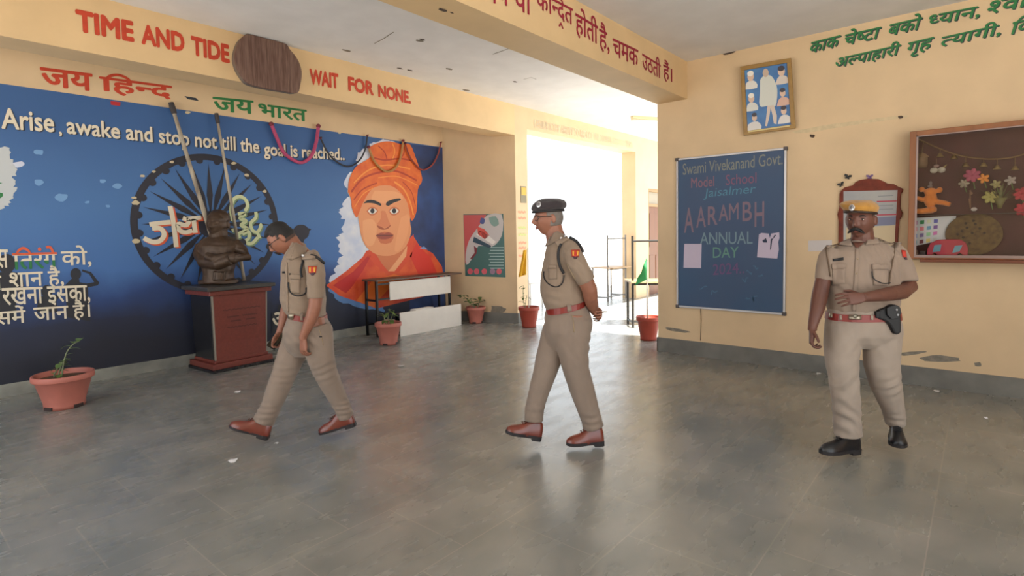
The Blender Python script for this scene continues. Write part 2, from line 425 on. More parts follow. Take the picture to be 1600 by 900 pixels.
mpoly('cloud', jag([(511, 455), (522, 425), (532, 398), (528, 372), (540, 350), (530, 330), (545, 305), (538, 280), (560, 262), (556, 246), (575, 228), (596, 217), (620, 222), (600, 260), (600, 400), (560, 410)], 6, 4), 2, halo)
mpoly('cloud', jag([(508, 452), (530, 452), (560, 470), (600, 480), (600, 488), (560, 480), (530, 470)], 4, 3), 2, P_('haze blue', (90, 130, 185)))
robe = P_('red robe', (206, 58, 30), rgb2=(226, 96, 40), vscale=4)
mpoly('robe', [(509, 446), (540, 424), (566, 402), (572, 392), (600, 384), (640, 378), (645, 368), (655, 384), (676, 396), (690, 416), (693, 432), (692, 455), (660, 464), (620, 474), (588, 482), (560, 472), (530, 462)], 3, robe)
mpoly('robe_fold', [(520, 446), (552, 424), (574, 400), (580, 398), (566, 424), (548, 450), (540, 458)], 4, P_('deep red', (190, 34, 30)))
mpoly('robe_fold', [(556, 470), (580, 440), (615, 428), (640, 436), (610, 448), (590, 470), (584, 480)], 4, P_('orange fold', (232, 116, 40)))
mpoly('robe_fold', [(640, 400), (650, 380), (672, 402), (684, 430), (662, 452), (654, 430)], 4, P_('red fold', (214, 50, 30)))
skin = P_('face', (226, 150, 100)); skl = P_('face light', (233, 163, 113)); skd = P_('face shade', (200, 108, 66))
mpoly('robe_collar', [(574, 400), (580, 388), (604, 398), (640, 372), (646, 366), (643, 400), (622, 426), (600, 424), (586, 414)], 4, P_('orange red', (216, 74, 36)))
mpoly('neck', [(584, 392), (636, 372), (634, 396), (618, 420), (606, 424), (596, 412)], 5, P_('neck', (206, 116, 70)))
mpoly('neck', [(628, 396), (636, 384), (634, 400), (616, 424), (606, 424)], 6, skl)
mpoly('face', [(557, 330), (560, 300), (575, 288), (640, 290), (643, 310), (640, 345), (642, 362), (634, 384), (620, 396), (604, 400), (586, 397), (572, 386), (564, 370), (561, 352)], 7, skin, 3)
mpoly('cheek', [(566, 345), (580, 342), (588, 355), (584, 380), (574, 384), (567, 370)], 8, skl, 3)
mpoly('cheek', [(626, 340), (638, 336), (637, 362), (626, 388), (616, 392), (620, 365)], 8, P_('face warm', (232, 158, 108)), 3)
mpoly('forehead', [(585, 298), (620, 300), (628, 312), (604, 318), (580, 312)], 8, skl, 3)
mpoly('face_shade', [(588, 366), (600, 362), (614, 366), (610, 379), (594, 380)], 8, skd, 2)
tur = P_('turban orange', (214, 92, 38), rgb2=(232, 118, 42), vscale=6); tud = P_('turban dark', (180, 62, 30)); tul = P_('turban light', (240, 150, 62))
mpoly('turban', [(543, 300), (545, 280), (556, 260), (577, 246), (576, 232), (588, 224), (608, 221), (628, 226), (640, 226), (650, 250), (659, 280), (652, 296), (650, 330), (642, 345), (636, 318), (624, 300), (608, 290), (584, 293), (570, 310), (561, 330), (556, 340), (549, 325), (548, 312)], 9, tur, 3)
for pts, c, wd in ((((548, 300), (565, 280), (590, 270), (620, 268), (650, 282)), tud, .03), (((552, 286), (575, 266), (605, 258), (640, 264)), tul, .022), (((580, 246), (600, 250), (625, 248), (645, 252)), tud, .026),
                   (((590, 228), (600, 238), (604, 250)), tud, .02), (((612, 224), (616, 236), (612, 250)), tul, .02), (((630, 228), (630, 240), (622, 252)), tud, .018),
                   (((615, 284), (630, 296), (640, 316), (645, 336)), tul, .03), (((628, 284), (642, 300), (648, 322)), tud, .016), (((552, 312), (566, 296), (588, 286)), tud, .02), (((553, 324), (566, 304), (582, 294)), tul, .014), (((590, 278), (620, 276), (652, 290)), tul, .014)):
    obj('turban_fold', ribbon(smooth_path([mp(x, y, 10) for x, y in pts]), wd, NL, 0), c, MU)
blk = P_('black', (34, 32, 38)); wht = P_('white', (226, 218, 206))
for px in ([(567, 318), (573, 313), (584, 313), (594, 318), (594, 322), (584, 318), (574, 317)], [(602, 320), (604, 315), (615, 311), (624, 310), (625, 313), (614, 317), (606, 322)]):
    mpoly('eyebrow', px, 9, blk, 2)
for cx, cy in ((581, 330), (615, 330)):
    mpoly('eye_shade', [(cx-9, cy), (cx-4, cy-6), (cx+4, cy-6), (cx+9, cy), (cx+3, cy+6), (cx-4, cy+6)], 8, skd, 3)
    mpoly('eye_white', [(cx-7, cy), (cx-3, cy-4), (cx+3, cy-4), (cx+7, cy), (cx+2, cy+4), (cx-3, cy+4)], 9, wht, 3)
    mpoly('iris', [(cx+math.cos(t)*3.3, cy-.5+math.sin(t)*4) for t in np.linspace(0, 6.28, 13)[:-1]], 10, blk)
mpoly('nose', [(594, 330), (601, 330), (606, 344), (609, 352), (600, 356), (590, 353), (589, 349), (594, 342)], 9, P_('nose tone', (214, 128, 84)), 2)
mpoly('nostril_shade', [(588, 352), (594, 354), (600, 357), (606, 354), (610, 351), (606, 357), (598, 359), (591, 357)], 10, P_('nose shade', (168, 84, 52)), 2)
mpoly('lips', [(586, 368), (594, 364), (600, 365), (606, 363), (614, 368), (606, 373), (598, 374), (592, 373)], 10, P_('lip', (158, 74, 56)), 2)
obj('lip_line', ribbon([mp(x, y, 11) for x, y in ((587, 368), (596, 368), (604, 368), (613, 368))], .012, NL, 0), P_('lip dark', (90, 40, 34)), MU)

# wheel
WC = V((2.91, YM, 1.70)); WR = .862
def wp(r, a, k): return WC+V((r*math.cos(a), -.003-.0012*k, r*math.sin(a)))
wheelc = P_('wheel black', (38, 38, 50))
N = 144; v = [wp(WR, 2*math.pi*i/N, 3) for i in range(N)]+[wp(WR-.075, 2*math.pi*i/N, 3) for i in range(N)]
obj('wheel_rim', (v, [(i, (i+1) % N, N+(i+1) % N, N+i) for i in range(N)]), wheelc, MU)
for i in range(24):
    a = 2*math.pi*(i+.5)/24; c = wp(WR-.078, a, 4)
    obj('rim_scallop', flat([c+V((math.cos(t)*.042, 0, math.sin(t)*.042)) for t in np.linspace(0, 6.283, 15)[:-1]]), wheelc, MU)
    a = 2*math.pi*i/24; t = V((-math.sin(a), 0, math.cos(a)))
    obj('wheel_spoke', flat([wp(.10, a, 4), wp(.36, a, 4)+t*.036, wp(WR-.11, a, 4), wp(.36, a, 4)-t*.036]), wheelc, MU)
obj('wheel_hub', flat([wp(.165, t, 5) for t in np.linspace(0, 6.283, 33)[:-1]]), wheelc, MU)
chip = P_('bare chip', (196, 182, 150))
for (x, y, s) in ((211, 317, 5), (209, 309, 3), (213, 377, 5), (222, 275, 3), (240, 268, 2.5), (268, 253, 3), (365, 255, 3), (385, 274, 3), (413, 299, 3), (160, 283, 4), (60, 238, 6), (60, 285, 6), (97, 308, 8), (184, 291, 6), (136, 316, 3), (168, 322, 3), (293, 176, 3), (530, 208, 2)):
    px = [(x+math.cos(t)*s*1.3*random.uniform(.7, 1.2), y+math.sin(t)*s*.8*random.uniform(.7, 1.2)) for t in np.linspace(0, 6.28, 9)[:-1]]
    mpoly('paint_chip', px, 6, chip if x > 200 else P_('pale blue dab', (112, 156, 204)), 2)
# brushed letters over the wheel
def stroke(name, px, wd, k, ma, parent=MU): return obj(name, ribbon(smooth_path([mp(x, y, k) for x, y in px], 5), wd, NL, 0), ma, parent)
cream = P_('cream letters', (222, 212, 190)); org = P_('letter orange', (214, 92, 56)); ygr = P_('letter yellow green', (204, 212, 168)); grn = P_('letter green', (40, 120, 66))
JS = [[(233, 351), (246, 349), (266, 347)], [(237, 357), (250, 357), (256, 366), (250, 376), (238, 378), (224, 372)], [(265, 322), (270, 345), (275, 386)], [(285, 341), (294, 345), (290, 352), (278, 350), (280, 360), (290, 363), (300, 360)], [(291, 342), (303, 341), (314, 340)], [(302, 342), (303, 352), (305, 364)]]
for s in JS:
    stroke('letter_shadow', [(x+3, y+2) for x, y in s], .055, 6, org); stroke('letter', s, .052, 7, cream)
HS = [[(363, 345), (360, 328), (364, 312), (374, 307), (383, 312), (386, 322), (382, 330)], [(371, 334), (382, 334), (374, 341), (384, 345), (376, 352), (386, 357), (379, 362), (372, 366), (374, 372)], [(378, 366), (388, 362), (388, 372), (383, 376)], [(384, 380), (393, 380), (402, 371)], [(399, 331), (399, 340), (391, 349), (394, 360), (402, 362), (407, 353), (405, 350)], [(401, 362), (405, 372)], [(363, 357), (365, 362)]]
for s in HS:
    stroke('letter_shadow', [(x+1.5, y+2) for x, y in s], .046, 6, P_('letter olive', (120, 146, 110))); stroke('letter', s, .042, 7, ygr)
# sentence in white with dark drop edge
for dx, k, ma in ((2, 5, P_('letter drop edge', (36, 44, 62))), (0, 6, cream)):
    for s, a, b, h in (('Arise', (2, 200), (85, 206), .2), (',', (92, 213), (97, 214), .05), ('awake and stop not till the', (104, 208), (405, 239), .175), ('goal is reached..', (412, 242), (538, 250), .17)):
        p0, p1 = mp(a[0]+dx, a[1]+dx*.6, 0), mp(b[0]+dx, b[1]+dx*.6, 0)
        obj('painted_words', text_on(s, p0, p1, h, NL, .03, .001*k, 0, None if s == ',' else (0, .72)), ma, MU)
mpoly('paint_chip', [(172, 158), (188, 160), (187, 166), (173, 164)], 7, P_('red dab', (176, 40, 44)))
# left edge brush work
mpoly('cloud', jag([(-20, 225), (12, 232), (20, 250), (24, 270), (20, 285), (26, 300), (16, 318), (6, 327), (-20, 330)], 5, 4), 2, P_('brush white', (190, 196, 200)))
mpoly('brush_mark', [(14, 256), (34, 252), (38, 258), (26, 262)], 2, halo, 2)
mpoly('brush_mark', [(-8, 300), (4, 302), (3, 308), (-8, 312)], 3, grn, 2); mpoly('brush_mark', [(-8, 284), (4, 286), (-8, 290)], 3, grn)
# silhouettes of a saluting family
sil = P_('silhouette', (36, 38, 46))
def circ(x, y, r, q=1.1): return [(x+math.cos(t)*r, y+math.sin(t)*r*q) for t in np.linspace(0, 6.28, 15)[:-1]]
mpoly('silhouette', circ(118, 428, 8.5), 4, sil)
mpoly('silhouette', [(113, 434), (123, 434), (124, 441), (135, 443), (147, 441), (139, 428), (128, 424), (128, 421), (142, 425), (155, 442), (152, 446), (137, 449), (138, 470), (141, 502), (105, 496), (103, 470), (100, 455), (101, 446)], 3, sil)
mpoly('silhouette', circ(73, 455, 9), 4, sil)
mpoly('silhouette', [(62, 463), (80, 463), (95, 458), (92, 452), (97, 458), (88, 470), (90, 488), (57, 488), (59, 470)], 3, sil)
mpoly('silhouette', circ(10, 412, 14), 4, sil)
mpoly('silhouette', [(-30, 430), (10, 424), (22, 425), (34, 428), (38, 450), (32, 466), (24, 450), (26, 500), (-30, 500)], 3, sil)
mpoly('silhouette', circ(470, 363, 13, .95), 4, wheelc); mpoly('silhouette', [(468, 352), (486, 358), (478, 368), (474, 378), (486, 400), (500, 420), (512, 450), (514, 486), (486, 500), (470, 500), (462, 440), (456, 392)], 3, wheelc)
mpoly('silhouette', [(424, 488), (434, 486), (434, 477), (440, 475), (450, 480), (450, 520), (424, 520)], 5, sil)
obj('painted_words', text_on(['अ'], mp(425, 512, 6), mp(449, 510, 6), .21, NL, .03, .002), cream, MU)
# hindi verse lines
TIR = ['ि', 'त', 'र', 'ं', 'ग', 'े']
for s, a, b, h, band in ((['इ', 'स'], (-20, 424), (14, 423), .21, (-.3, .68)), (['क', 'ो', ','], (96, 419), (143, 417), .235, (-.3, .9)), (['क', 'ी'], (-26, 454), (3, 453), .2, (-.3, .8)), (['श', 'ा', 'न', ' ', 'ह', 'ै', ','], (15, 454), (100, 449), .235, (-.3, .9)),
                      (['स', 'ँ', 'भ', 'ा', 'ल', 'े'], (-70, 484), (-3, 482), .2, (-.3, .8)), (['र', 'ख', 'न', 'ा', ' ', 'इ', 'स', 'क', 'ा', ','], (4, 482), (141, 474), .20, (-.3, .68)),
                      (['इ', 'स', 'म', 'े', 'ं'], (-26, 513), (41, 507), .2, (-.3, .8)), (['ज', 'ा', 'न', ' ', 'ह', 'ै', '।'], (53, 506), (141, 499), .22, (-.3, .9))):
    obj('painted_words', text_on(s, mp(*a, 0), mp(*b, 0), h, NL, .018, .008), cream, MU)
tv, tf = text_on(TIR, mp(20, 422, 0), mp(90, 419, 0), .235, NL, .026, .008)
bmt = bmesh.new(); bv = [bmt.verts.new(p) for p in tv]
for f in tf:
    try: bmt.faces.new([bv[i] for i in f])
    except ValueError: pass
zz = sorted(p.z for p in tv); za, zb = zz[0]+.085, zz[0]+.145
for z in (za, zb): bmesh.ops.bisect_plane(bmt, geom=bmt.verts[:]+bmt.edges[:]+bmt.faces[:], plane_co=(0, 0, z), plane_no=(0, 0, 1))
bmt.verts.index_update(); allv = [p.co.copy() for p in bmt.verts]
for lo, hi, ma in ((-9, za, grn), (za, zb, cream), (zb, 9, org)):
    fs = [tuple(q.index for q in f.verts) for f in bmt.faces if lo < f.calc_center_median().z < hi]
    if fs: obj('painted_words', (allv, fs), ma, MU)
bmt.free()
mpoly('scribble', [(655, 388), (662, 385), (668, 390), (660, 389)], 5, P_('scribble', (120, 150, 200)))

# ================================================================ PAINTED SLOGANS
def slogan(name, label, parts, loc, ma, off=0.0):
    t = thing(name, label, 'lettering', loc)
    for i, (nm, m_, mm) in enumerate(parts): obj(nm, m_, mm or ma, t)
    return t
brick_red = mat('brick red letter paint', (190, 62, 34), .6, var=.1, vscale=20); maroon = mat('maroon letter paint', (150, 26, 52), .6)
green_l = mat('green letter paint', (38, 116, 62), .6); dkline = mat('dark letter edge', (44, 50, 60), .6); faintg = mat('faint grey letter paint', (198, 184, 158), .7)
def bl(x, y): return pY(x, y, YB)
slogan('painted_slogan', 'red capital slogan TIME AND TIDE WAIT FOR NONE on the long cream beam',
       [('word', text_on(s, bl(*a), bl(*b), h, NL, .062), None) for s, a, b, h in (('TIME', (119, 49), (210, 66.5), .19), ('AND', (221, 69), (289, 82.5), .19), ('TIDE', (299, 86), (359, 99.5), .19), ('WAIT', (484, 132), (529, 139.5), .185), ('FOR', (544, 142), (584, 150), .18), ('NONE.', (591, 152), (642, 163), .17))],
       (3, YB-.003, 3.3), brick_red)
def ml(x, y): return pY(x, y, YM)
slogan('painted_slogan', 'orange and green Hindi slogan on the cream strip just above the blue mural',
       [('word', text_on(['ज', 'य'], ml(64, 137), ml(146, 146), .2, NL, .035, band=(-.1, .62)), brick_red),
        ('word', text_on(['ि', 'ह', 'न/', 'द'], ml(156, 147), ml(270, 160), .22, NL, .035, band=(-.2, .78)), brick_red),
        ('dash', flat([ml(288, 150)+V((0, -.003, 0)), ml(306, 153)+V((0, -.003, 0)), ml(311, 158)+V((0, -.003, 0)), ml(293, 155)+V((0, -.003, 0))]), dkline),
        ('word', text_on(['ज', 'य'], ml(333, 176), ml(397, 181), .19, NL, .03, band=(-.1, .62)), green_l),
        ('word', text_on(['भ', 'ा', 'र', 'त'], ml(404, 186), ml(480, 195), .2, NL, .03, band=(-.2, .62)), green_l)],
       (2.8, YM-.003, 3.1), brick_red)
def rb(x, y): return pY(x, y, 2.74)
slogan('painted_slogan', 'maroon Hindi sentence painted on the side of the middle ceiling beam',
       [('word', text_on(s, rb(*a), rb(*b), h, NL, .016), None) for s, a, b, h in ((['ज', 'ब'], (752, 2), (795, 10), .19), (['व', 'ो'], (804, 14), (830, 25), .24), (['क', 'े', 'ि', 'न/', 'द~', 'त'], (838, 26), (895, 53), .27), (['ह', 'ो', 'त', 'ी'], (899, 57), (934, 76), .27), (['ह', 'ै', ','], (936, 79), (952, 87), .27),
                                                                       (['च', 'म', 'क'], (957, 87), (997, 104), .165), (['उ', 'ठ', 'त', 'ी'], (1003, 107), (1032, 124), .22), (['ह', 'ै', 'ं', '।'], (1036, 126), (1050, 133), .24))],
       (5, 2.737, 3.2), maroon)
def rw(x, y): return pX(x, y, XR)
gp = []
for s, a, b, h in ((['क', 'ा', 'क'], (1263, 84), (1309, 73), .11), (['च', 'े', 'ष/', 'ट', 'ा'], (1316, 72), (1372, 60), .15), (['ब', 'क', 'ो'], (1385, 57), (1436, 46), .15), (['ध/', 'य', 'ा', 'न', ','], (1447, 44), (1529, 29), .11), (['श/', 'व', 'ा', 'न'], (1540, 24), (1632, 4), .11),
                   (['अ', 'ल/', 'प', 'ा', 'ह', 'ा', 'र', 'ी'], (1302, 110), (1402, 89), .15), (['ग', 'ृ', 'ह'], (1412, 92), (1452, 83), .14), (['त/', 'य', 'ा', 'ग', 'ी', ','], (1466, 77), (1562, 57), .14), (['ि', 'व', 'द/', 'य'], (1576, 55), (1650, 39), .14)):
    gp.append(('word_edge', text_on(s, rw(a[0]+1.5, a[1]+1), rw(b[0]+1.5, b[1]+1), h, NR, .02, .002, .25), dkline)); gp.append(('word', text_on(s, rw(*a), rw(*b), h, NR, .02, .004, .25), None))
slogan('painted_slogan', 'green slanted Hindi couplet painted high on the yellow right wall', gp, (XR-.003, .5, 3.1), green_l)
slogan('painted_slogan', 'faint grey capital sentence over the bright opening', [('word', text_on('GENIUS IS THE ABILITY TO REDUCE THE COMPLICATED TO SIMPLE.', bl(834, 199), bl(990, 232), .14, NL, .012), None)], (9.5, YB-.003, 3.36), faintg)
pf = []
pink = mat('faint pink paint', (222, 150, 120), .7); lgr = mat('faint green paint', (190, 196, 130), .7)
for i, (z, ma) in enumerate(((1.88, pink), (1.78, pink), (1.62, lgr), (1.5, lgr), (1.36, pink), (1.27, pink), (1.14, pink))):
    pf.append(('word', ribbon([V((7.29+.03*j, YB, z+.012*math.sin(j*2.3+i))) for j in range(8)], .035, NL, .003), ma))
slogan('painted_slogan', 'faint pink and green painted lines on the narrow pillar beside the bright opening', pf, (7.4, YB-.003, 1.1), pink)
# ================================================================ OBJECTS
# ---- round brown plaque on the beam
t = thing('round_plaque', 'big round brown wooden plaque with flattened top hanging between TIDE and WAIT', 'plaque', (3.05, YB, 3.165))
ol = [pY(x, y, YB-.085) for x, y in ((385, 53), (375, 62), (369, 76), (367, 90), (370, 105), (377, 118), (386, 129), (398, 134), (420, 139), (445, 143), (465, 145.5), (470, 132), (472, 116), (470, 103), (464, 90), (453, 76), (448, 69), (430, 62), (408, 55), (394, 52))]
ol = [V((p.x, p.y, min(p.z, 3.655))) for p in smooth_path(ol+[ol[0]], 3)[:-1]]
M_pl = mat('scratched brown wood', (84, 55, 46), .55, rgb2=(118, 92, 80), vscale=9, stretch=(6, 6, .5), bump=.2, bscale=30)
obj('face_board', prism(ol, (0, .03, 0)), M_pl, t, bevel=.01)
c = sum(ol, V((0, 0, 0)))/len(ol)
obj('side_rim', prism([c+(p-c)*.985+V((0, .03, 0)) for p in ol], (0, .055, 0)), mat('greyish rim wood', (110, 98, 88), .6, var=.1), t)

# ---- pedestal
t = thing('pedestal', 'red and black stone pedestal with a dark slab top under the bronze bust', 'pedestal', (3.0, 6.85, 0))
FL, RT = pZ(333, 585), pZ(429, 565)
ex = RT-FL; ex.z = 0; W = ex.length; ex.normalize(); ey = V((-ex.y, ex.x, 0)); 
DP = .60
def pb(u0, u1, v0, v1, z0, z1, tx=0, ty=0):
    "box in pedestal frame; tx, ty inset at the bottom"
    b = [FL+ex*u+ey*v for u, v in ((u0+tx, v0+ty), (u1-tx, v0+ty), (u1-tx, v1-ty), (u0+tx, v1-ty))]; a = [FL+ex*u+ey*v for u, v in ((u0, v0), (u1, v0), (u1, v1), (u0, v1))]
    v = [p+V((0, 0, z0)) for p in b]+[p+V((0, 0, z1)) for p in a]
    return v, [(3, 2, 1, 0), (4, 5, 6, 7), (0, 1, 5, 4), (1, 2, 6, 5), (2, 3, 7, 6), (3, 0, 4, 7)]
M_rg = mat('red granite', (112, 54, 46), .35, var=.12, vscale=40); M_bg = mat('black granite', (32, 32, 36), .25, var=.2, vscale=50); M_edge = mat('grey stone edge', (138, 128, 116), .5)
PZ = pY(322, 452, FL.y).z
ZT = CAM.z - .42
def zat(x, y): 
    d = ray(x, y); q = CAM+d*((FL-CAM).dot(_F)/d.dot(_F)); return q.z
ZT = zat(321, 449)
obj('base_plate', pb(0, W, 0, DP, 0, .035), M_bg, t, bevel=.004); obj('plinth', pb(.012, W-.012, .012, DP-.012, .035, .10), M_rg, t, bevel=.006)
obj('plinth', pb(.05, W-.05, .05, DP-.05, .10, .135), M_rg, t, bevel=.006)
obj('core', pb(.04, W-.04, .055, DP-.045, .135, ZT-.10, .02, .02), M_bg, t)
obj('front_panel', pb(.055, W-.055, .04, .07, .135, ZT-.10, .02, .02), M_rg, t)
for u, k in ((.04, 1), (W-.055, -1)):
    v_, f_ = pb(u, u+.015, .036, .076, .135, ZT-.10); v_ = [q+(ex*(.02*k)+ey*.02 if i < 4 else V((0, 0, 0))) for i, q in enumerate(v_)]
    obj('edge_strip', (v_, f_), M_edge, t)
obj('cornice', pb(-.0, W+.0, -.0, DP, ZT-.10, ZT-.045), M_rg, t, bevel=.008); obj('slab', pb(-.035, W+.03, -.04, DP+.01, ZT-.045, ZT), mat('dark slab', (62, 60, 58), .35, var=.15, vscale=30), t, bevel=.006)
M_ins = mat('engraved line', (84, 40, 36), .6)
for z, u0, u1 in ((.68, .16, .60), (.60, .2, .34), (.60, .38, .56), (.55, .24, .36), (.55, .42, .54), (.48, .2, .55)):
    if u1 < W: obj('engraving', ribbon([FL+ex*(u0+(u1-u0)*j/24)+ey*(.04+.018*(1-z/.9))+V((0, 0, z*ZT/.95+.006*math.sin(j*2.1))) for j in range(25)], .014, -ey, .012), M_ins, t)

# ---- bust on the pedestal
PC = FL+ex*(W*.5)+ey*(DP*.5)
bd = (PC-CAM).dot(_F)
def B(x, y, dz=0): return pD(x, y, bd+dz)
bs = FPX/bd
Fh = V((math.cos(YAW), math.sin(YAW), 0)); Rh = V((math.sin(YAW), -math.cos(YAW), 0)); UP = V((0, 0, 1))
def limbP(pts, P, s, n=18, p=2.0):
    "pts (x, y, dz, r_px, depth_m or None): loft whose sections face along the path"
    C = [P(q[0], q[1], q[2]) for q in pts]; st = []
    for i, q in enumerate(pts):
        tn = (C[min(i+1, len(C)-1)]-C[max(i-1, 0)]).normalized()
        dp = Fh-tn*Fh.dot(tn)
        if dp.length < .35: dp = UP-tn*UP.dot(tn)
        dp.normalize(); sd = tn.cross(dp).normalized(); r = q[3]/s
        b = q[4] if len(q) > 4 and q[4] else r
        st.append((C[i], sd*r, dp*b))
    return loft(st, n, p)
def level(pts, P, s, n=28, p=2.3):
    "stacked level sections (x, y, dz, r_px, depth_m, tilt)"
    st = []
    for q in pts:
        tl = q[5] if len(q) > 5 else 0; yw = q[6] if len(q) > 6 else 0
        a = (Rh*math.cos(yw)+Fh*math.sin(yw)); bdir = (Fh*math.cos(yw)-Rh*math.sin(yw))
        a = (a*math.cos(tl)+UP*math.sin(tl))
        st.append((P(q[0], q[1], q[2]), a*(q[3]/s), bdir*q[4]))
    return loft(st, n, p)

def head_mesh(M, w=1.0, jaw=1.0, nose=1.0, belly=0.0):
    "head in a local frame (x right, y forward, z up; origin mid-head), M = 4x4"
    nu, nv = 72, 54; vs, fs = [], []
    g = lambda d, s: math.exp(-(d/s)**2)
    for j in range(nv+1):
        ph = -math.pi/2+math.pi*j/nv
        for i in range(nu):
            th = 2*math.pi*i/nu
            x, y, z = math.cos(ph)*math.sin(th), math.cos(ph)*math.cos(th), math.sin(ph)
            X, Y, Z = x*.077*w, y*.098, z*.116
            lo = max(0, -z)
            X *= 1-.30*lo**1.5*(2-jaw)
            if y > 0: Y *= 1-.10*lo; Y = Y*(1-.12*math.exp(-((Z-.05)/.05)**2)*0)
            else: Y *= 1-.28*lo
            if y > 0:
                f = min(1, y*2)
                Y += f*nose*(.024*g(X, .0115)*g(Z+.022, .017)+.013*g(X, .009)*g(Z-.004, .022)+.006*g(abs(X)-.012, .008)*g(Z+.027, .008))
                Y -= f*.010*g(abs(X)-.032, .014)*g(Z-.012, .011)
                Y += f*.005*g(abs(X)-.026, .022)*g(Z-.034, .008)
                Y += f*.006*g(abs(X)-.045, .018)*g(Z+.015, .02)
                Y += f*(.006*g(X, .02)*g(Z+.054, .006)+.006*g(X, .018)*g(Z+.067, .006)-.003*g(X, .02)*g(Z+.0605, .003))
                Y += f*.008*g(X, .022)*g(Z+.094, .016); Y -= f*.004*g(X, .03)*g(Z+.078, .006)
            vs.append(M @ V((X, Y, Z)))
    for j in range(nv):
        for i in range(nu):
            k = (i+1) % nu; fs.append((j*nu+k, j*nu+i, (j+1)*nu+i, (j+1)*nu+k))
    ears = []
    for s in (-1, 1):
        ears.append(ball(M @ V((s*.080*w, -.012, .0)), (M.to_3x3() @ V((s*.009, -.006, 0))), (M.to_3x3() @ V((0, .017, -.004))), (M.to_3x3() @ V((0, .006, .031)))))
    return merge((vs, fs), *ears)
def frame(c, fwd, up=UP, s=1.0):
    f = V(fwd).normalized(); r = f.cross(V(up)).normalized(); u = r.cross(f)
    M = Matrix(((r.x, f.x, u.x, 0), (r.y, f.y, u.y, 0), (r.z, f.z, u.z, 0), (0, 0, 0, 1)))
    return Matrix.Translation(V(c)) @ M @ Matrix.Diagonal((s, s, s, 1))

bf = (-Fh*.96+Rh*-.05).normalized()
hb = frame(B(340, 342.5), bf, UP, 1.5)
bust = [head_mesh(hb), limbP([(341, 352, 0, 13), (341, 364, 0, 14), (341, 376, 0, 22)], B, bs),
        level([(341, 432, 0, 22, .18), (341, 420, 0, 21, .17), (341, 400, 0, 24, .18), (341, 388, 0, 30, .18), (342, 376, 0, 33, .17), (342, 368, 0, 29, .14), (341, 361, 0, 16, .10)], B, bs),
        limbP([(315, 375, 0, 10), (313, 390, -.06, 10.5), (318, 400, -.14, 9.5), (340, 404, -.23, 9), (360, 397, -.23, 8)], B, bs),
        limbP([(366, 373, 0, 10), (378, 383, 0, 9), (386, 393, -.06, 7), (365, 394, -.2, 9), (335, 396, -.23, 8), (322, 391, -.22, 6)], B, bs),
        level([(341, 434, 0, 30, .16), (341, 429, 0, 29, .155), (341, 427, 0, 22, .13)], B, bs)]
for k in range(14):
    a = k*.45+.2; bust.append(limbP([(319+k*3, 429, -.18*math.sin(math.pi*(k+.5)/14)*1.02, 1.6), (320+k*2.9, 416, -.18*math.sin(math.pi*(k+.5)/14)*1.02, 1.4)], B, bs, 8))
hair_b = ball(hb @ V((0, -.022, .052)), hb.to_3x3() @ V((.081, 0, 0)), hb.to_3x3() @ V((0, .090, 0)), hb.to_3x3() @ V((0, 0, .072)))
bust.append(hair_b)
bm_ = remesh(merge(*bust), .006, 2)
bm_ = wrinkle(bm_, lambda p: .006*noise.noise(p*14)+.004*noise.noise(V((p.x*9, p.y*9, p.z*30))))
zb = min(p.z for p in bm_[0])
bm_ = ([p+V((0, 0, ZT-zb)) for p in bm_[0]], bm_[1])
tag(obj('bust_statue', bm_, mat('dark bronze', (74, 56, 42), .5, metal=.25, var=.15, vscale=30), smooth=True), 'dark bronze bust of a man with folded arms standing on the pedestal', 'statue')
c = pZ(317, 440, ZT)
fl = merge(*[sball(c+V((random.uniform(-.05, .03), random.uniform(-.03, .03), .016+random.uniform(0, .02))), .02, 8, 6) for i in range(14)])
tag(obj('marigold_cluster', fl, mat('yellow marigold', (170, 146, 50), .7), smooth=True), 'small heap of yellow marigolds on the slab at the left of the bust', 'flowers')

# ---- two bamboo flag poles leaning on the wall behind the bust
M_bam = mat('weathered bamboo', (176, 166, 148), .6, rgb2=(110, 98, 84), vscale=4, stretch=(3, 3, .8))
for (a, b, lab, r) in (((267, 160), (311, 306), 'left bamboo flag pole slanting across the wheel to behind the bust', .026), ((338, 177), (366, 345), 'right thinner bamboo pole slanting down beside the head of the bust', .02)):
    A = pY(*a, YM-.05); Q = pY(*b, YM-.085)
    kk = 1.0
    for _ in range(400):
        E_ = pY(a[0]+(b[0]-a[0])*kk, a[1]+(b[1]-a[1])*kk, 7.17)
        if E_.z <= ZT: break
        kk += .005
    E_.z = ZT+.004
    t = thing('bamboo_pole', lab, 'pole', E_, 'bamboo poles by the bust')
    pts = [E_+(A-E_)*(i/24) for i in range(25)]
    obj('shaft', tube(pts, [r*(1.0 if i % 5 else 1.12)*(1-.2*i/24) for i in range(25)], 12), M_bam, t, smooth=True)
    obj('cloth_wrap', tube([A+(E_-A)*.0, A+(E_-A)*.03, A+(E_-A)*.06], [r*1.1, r*1.3, r*1.1], 12), mat('dark cloth', (60, 56, 58), .8), t)

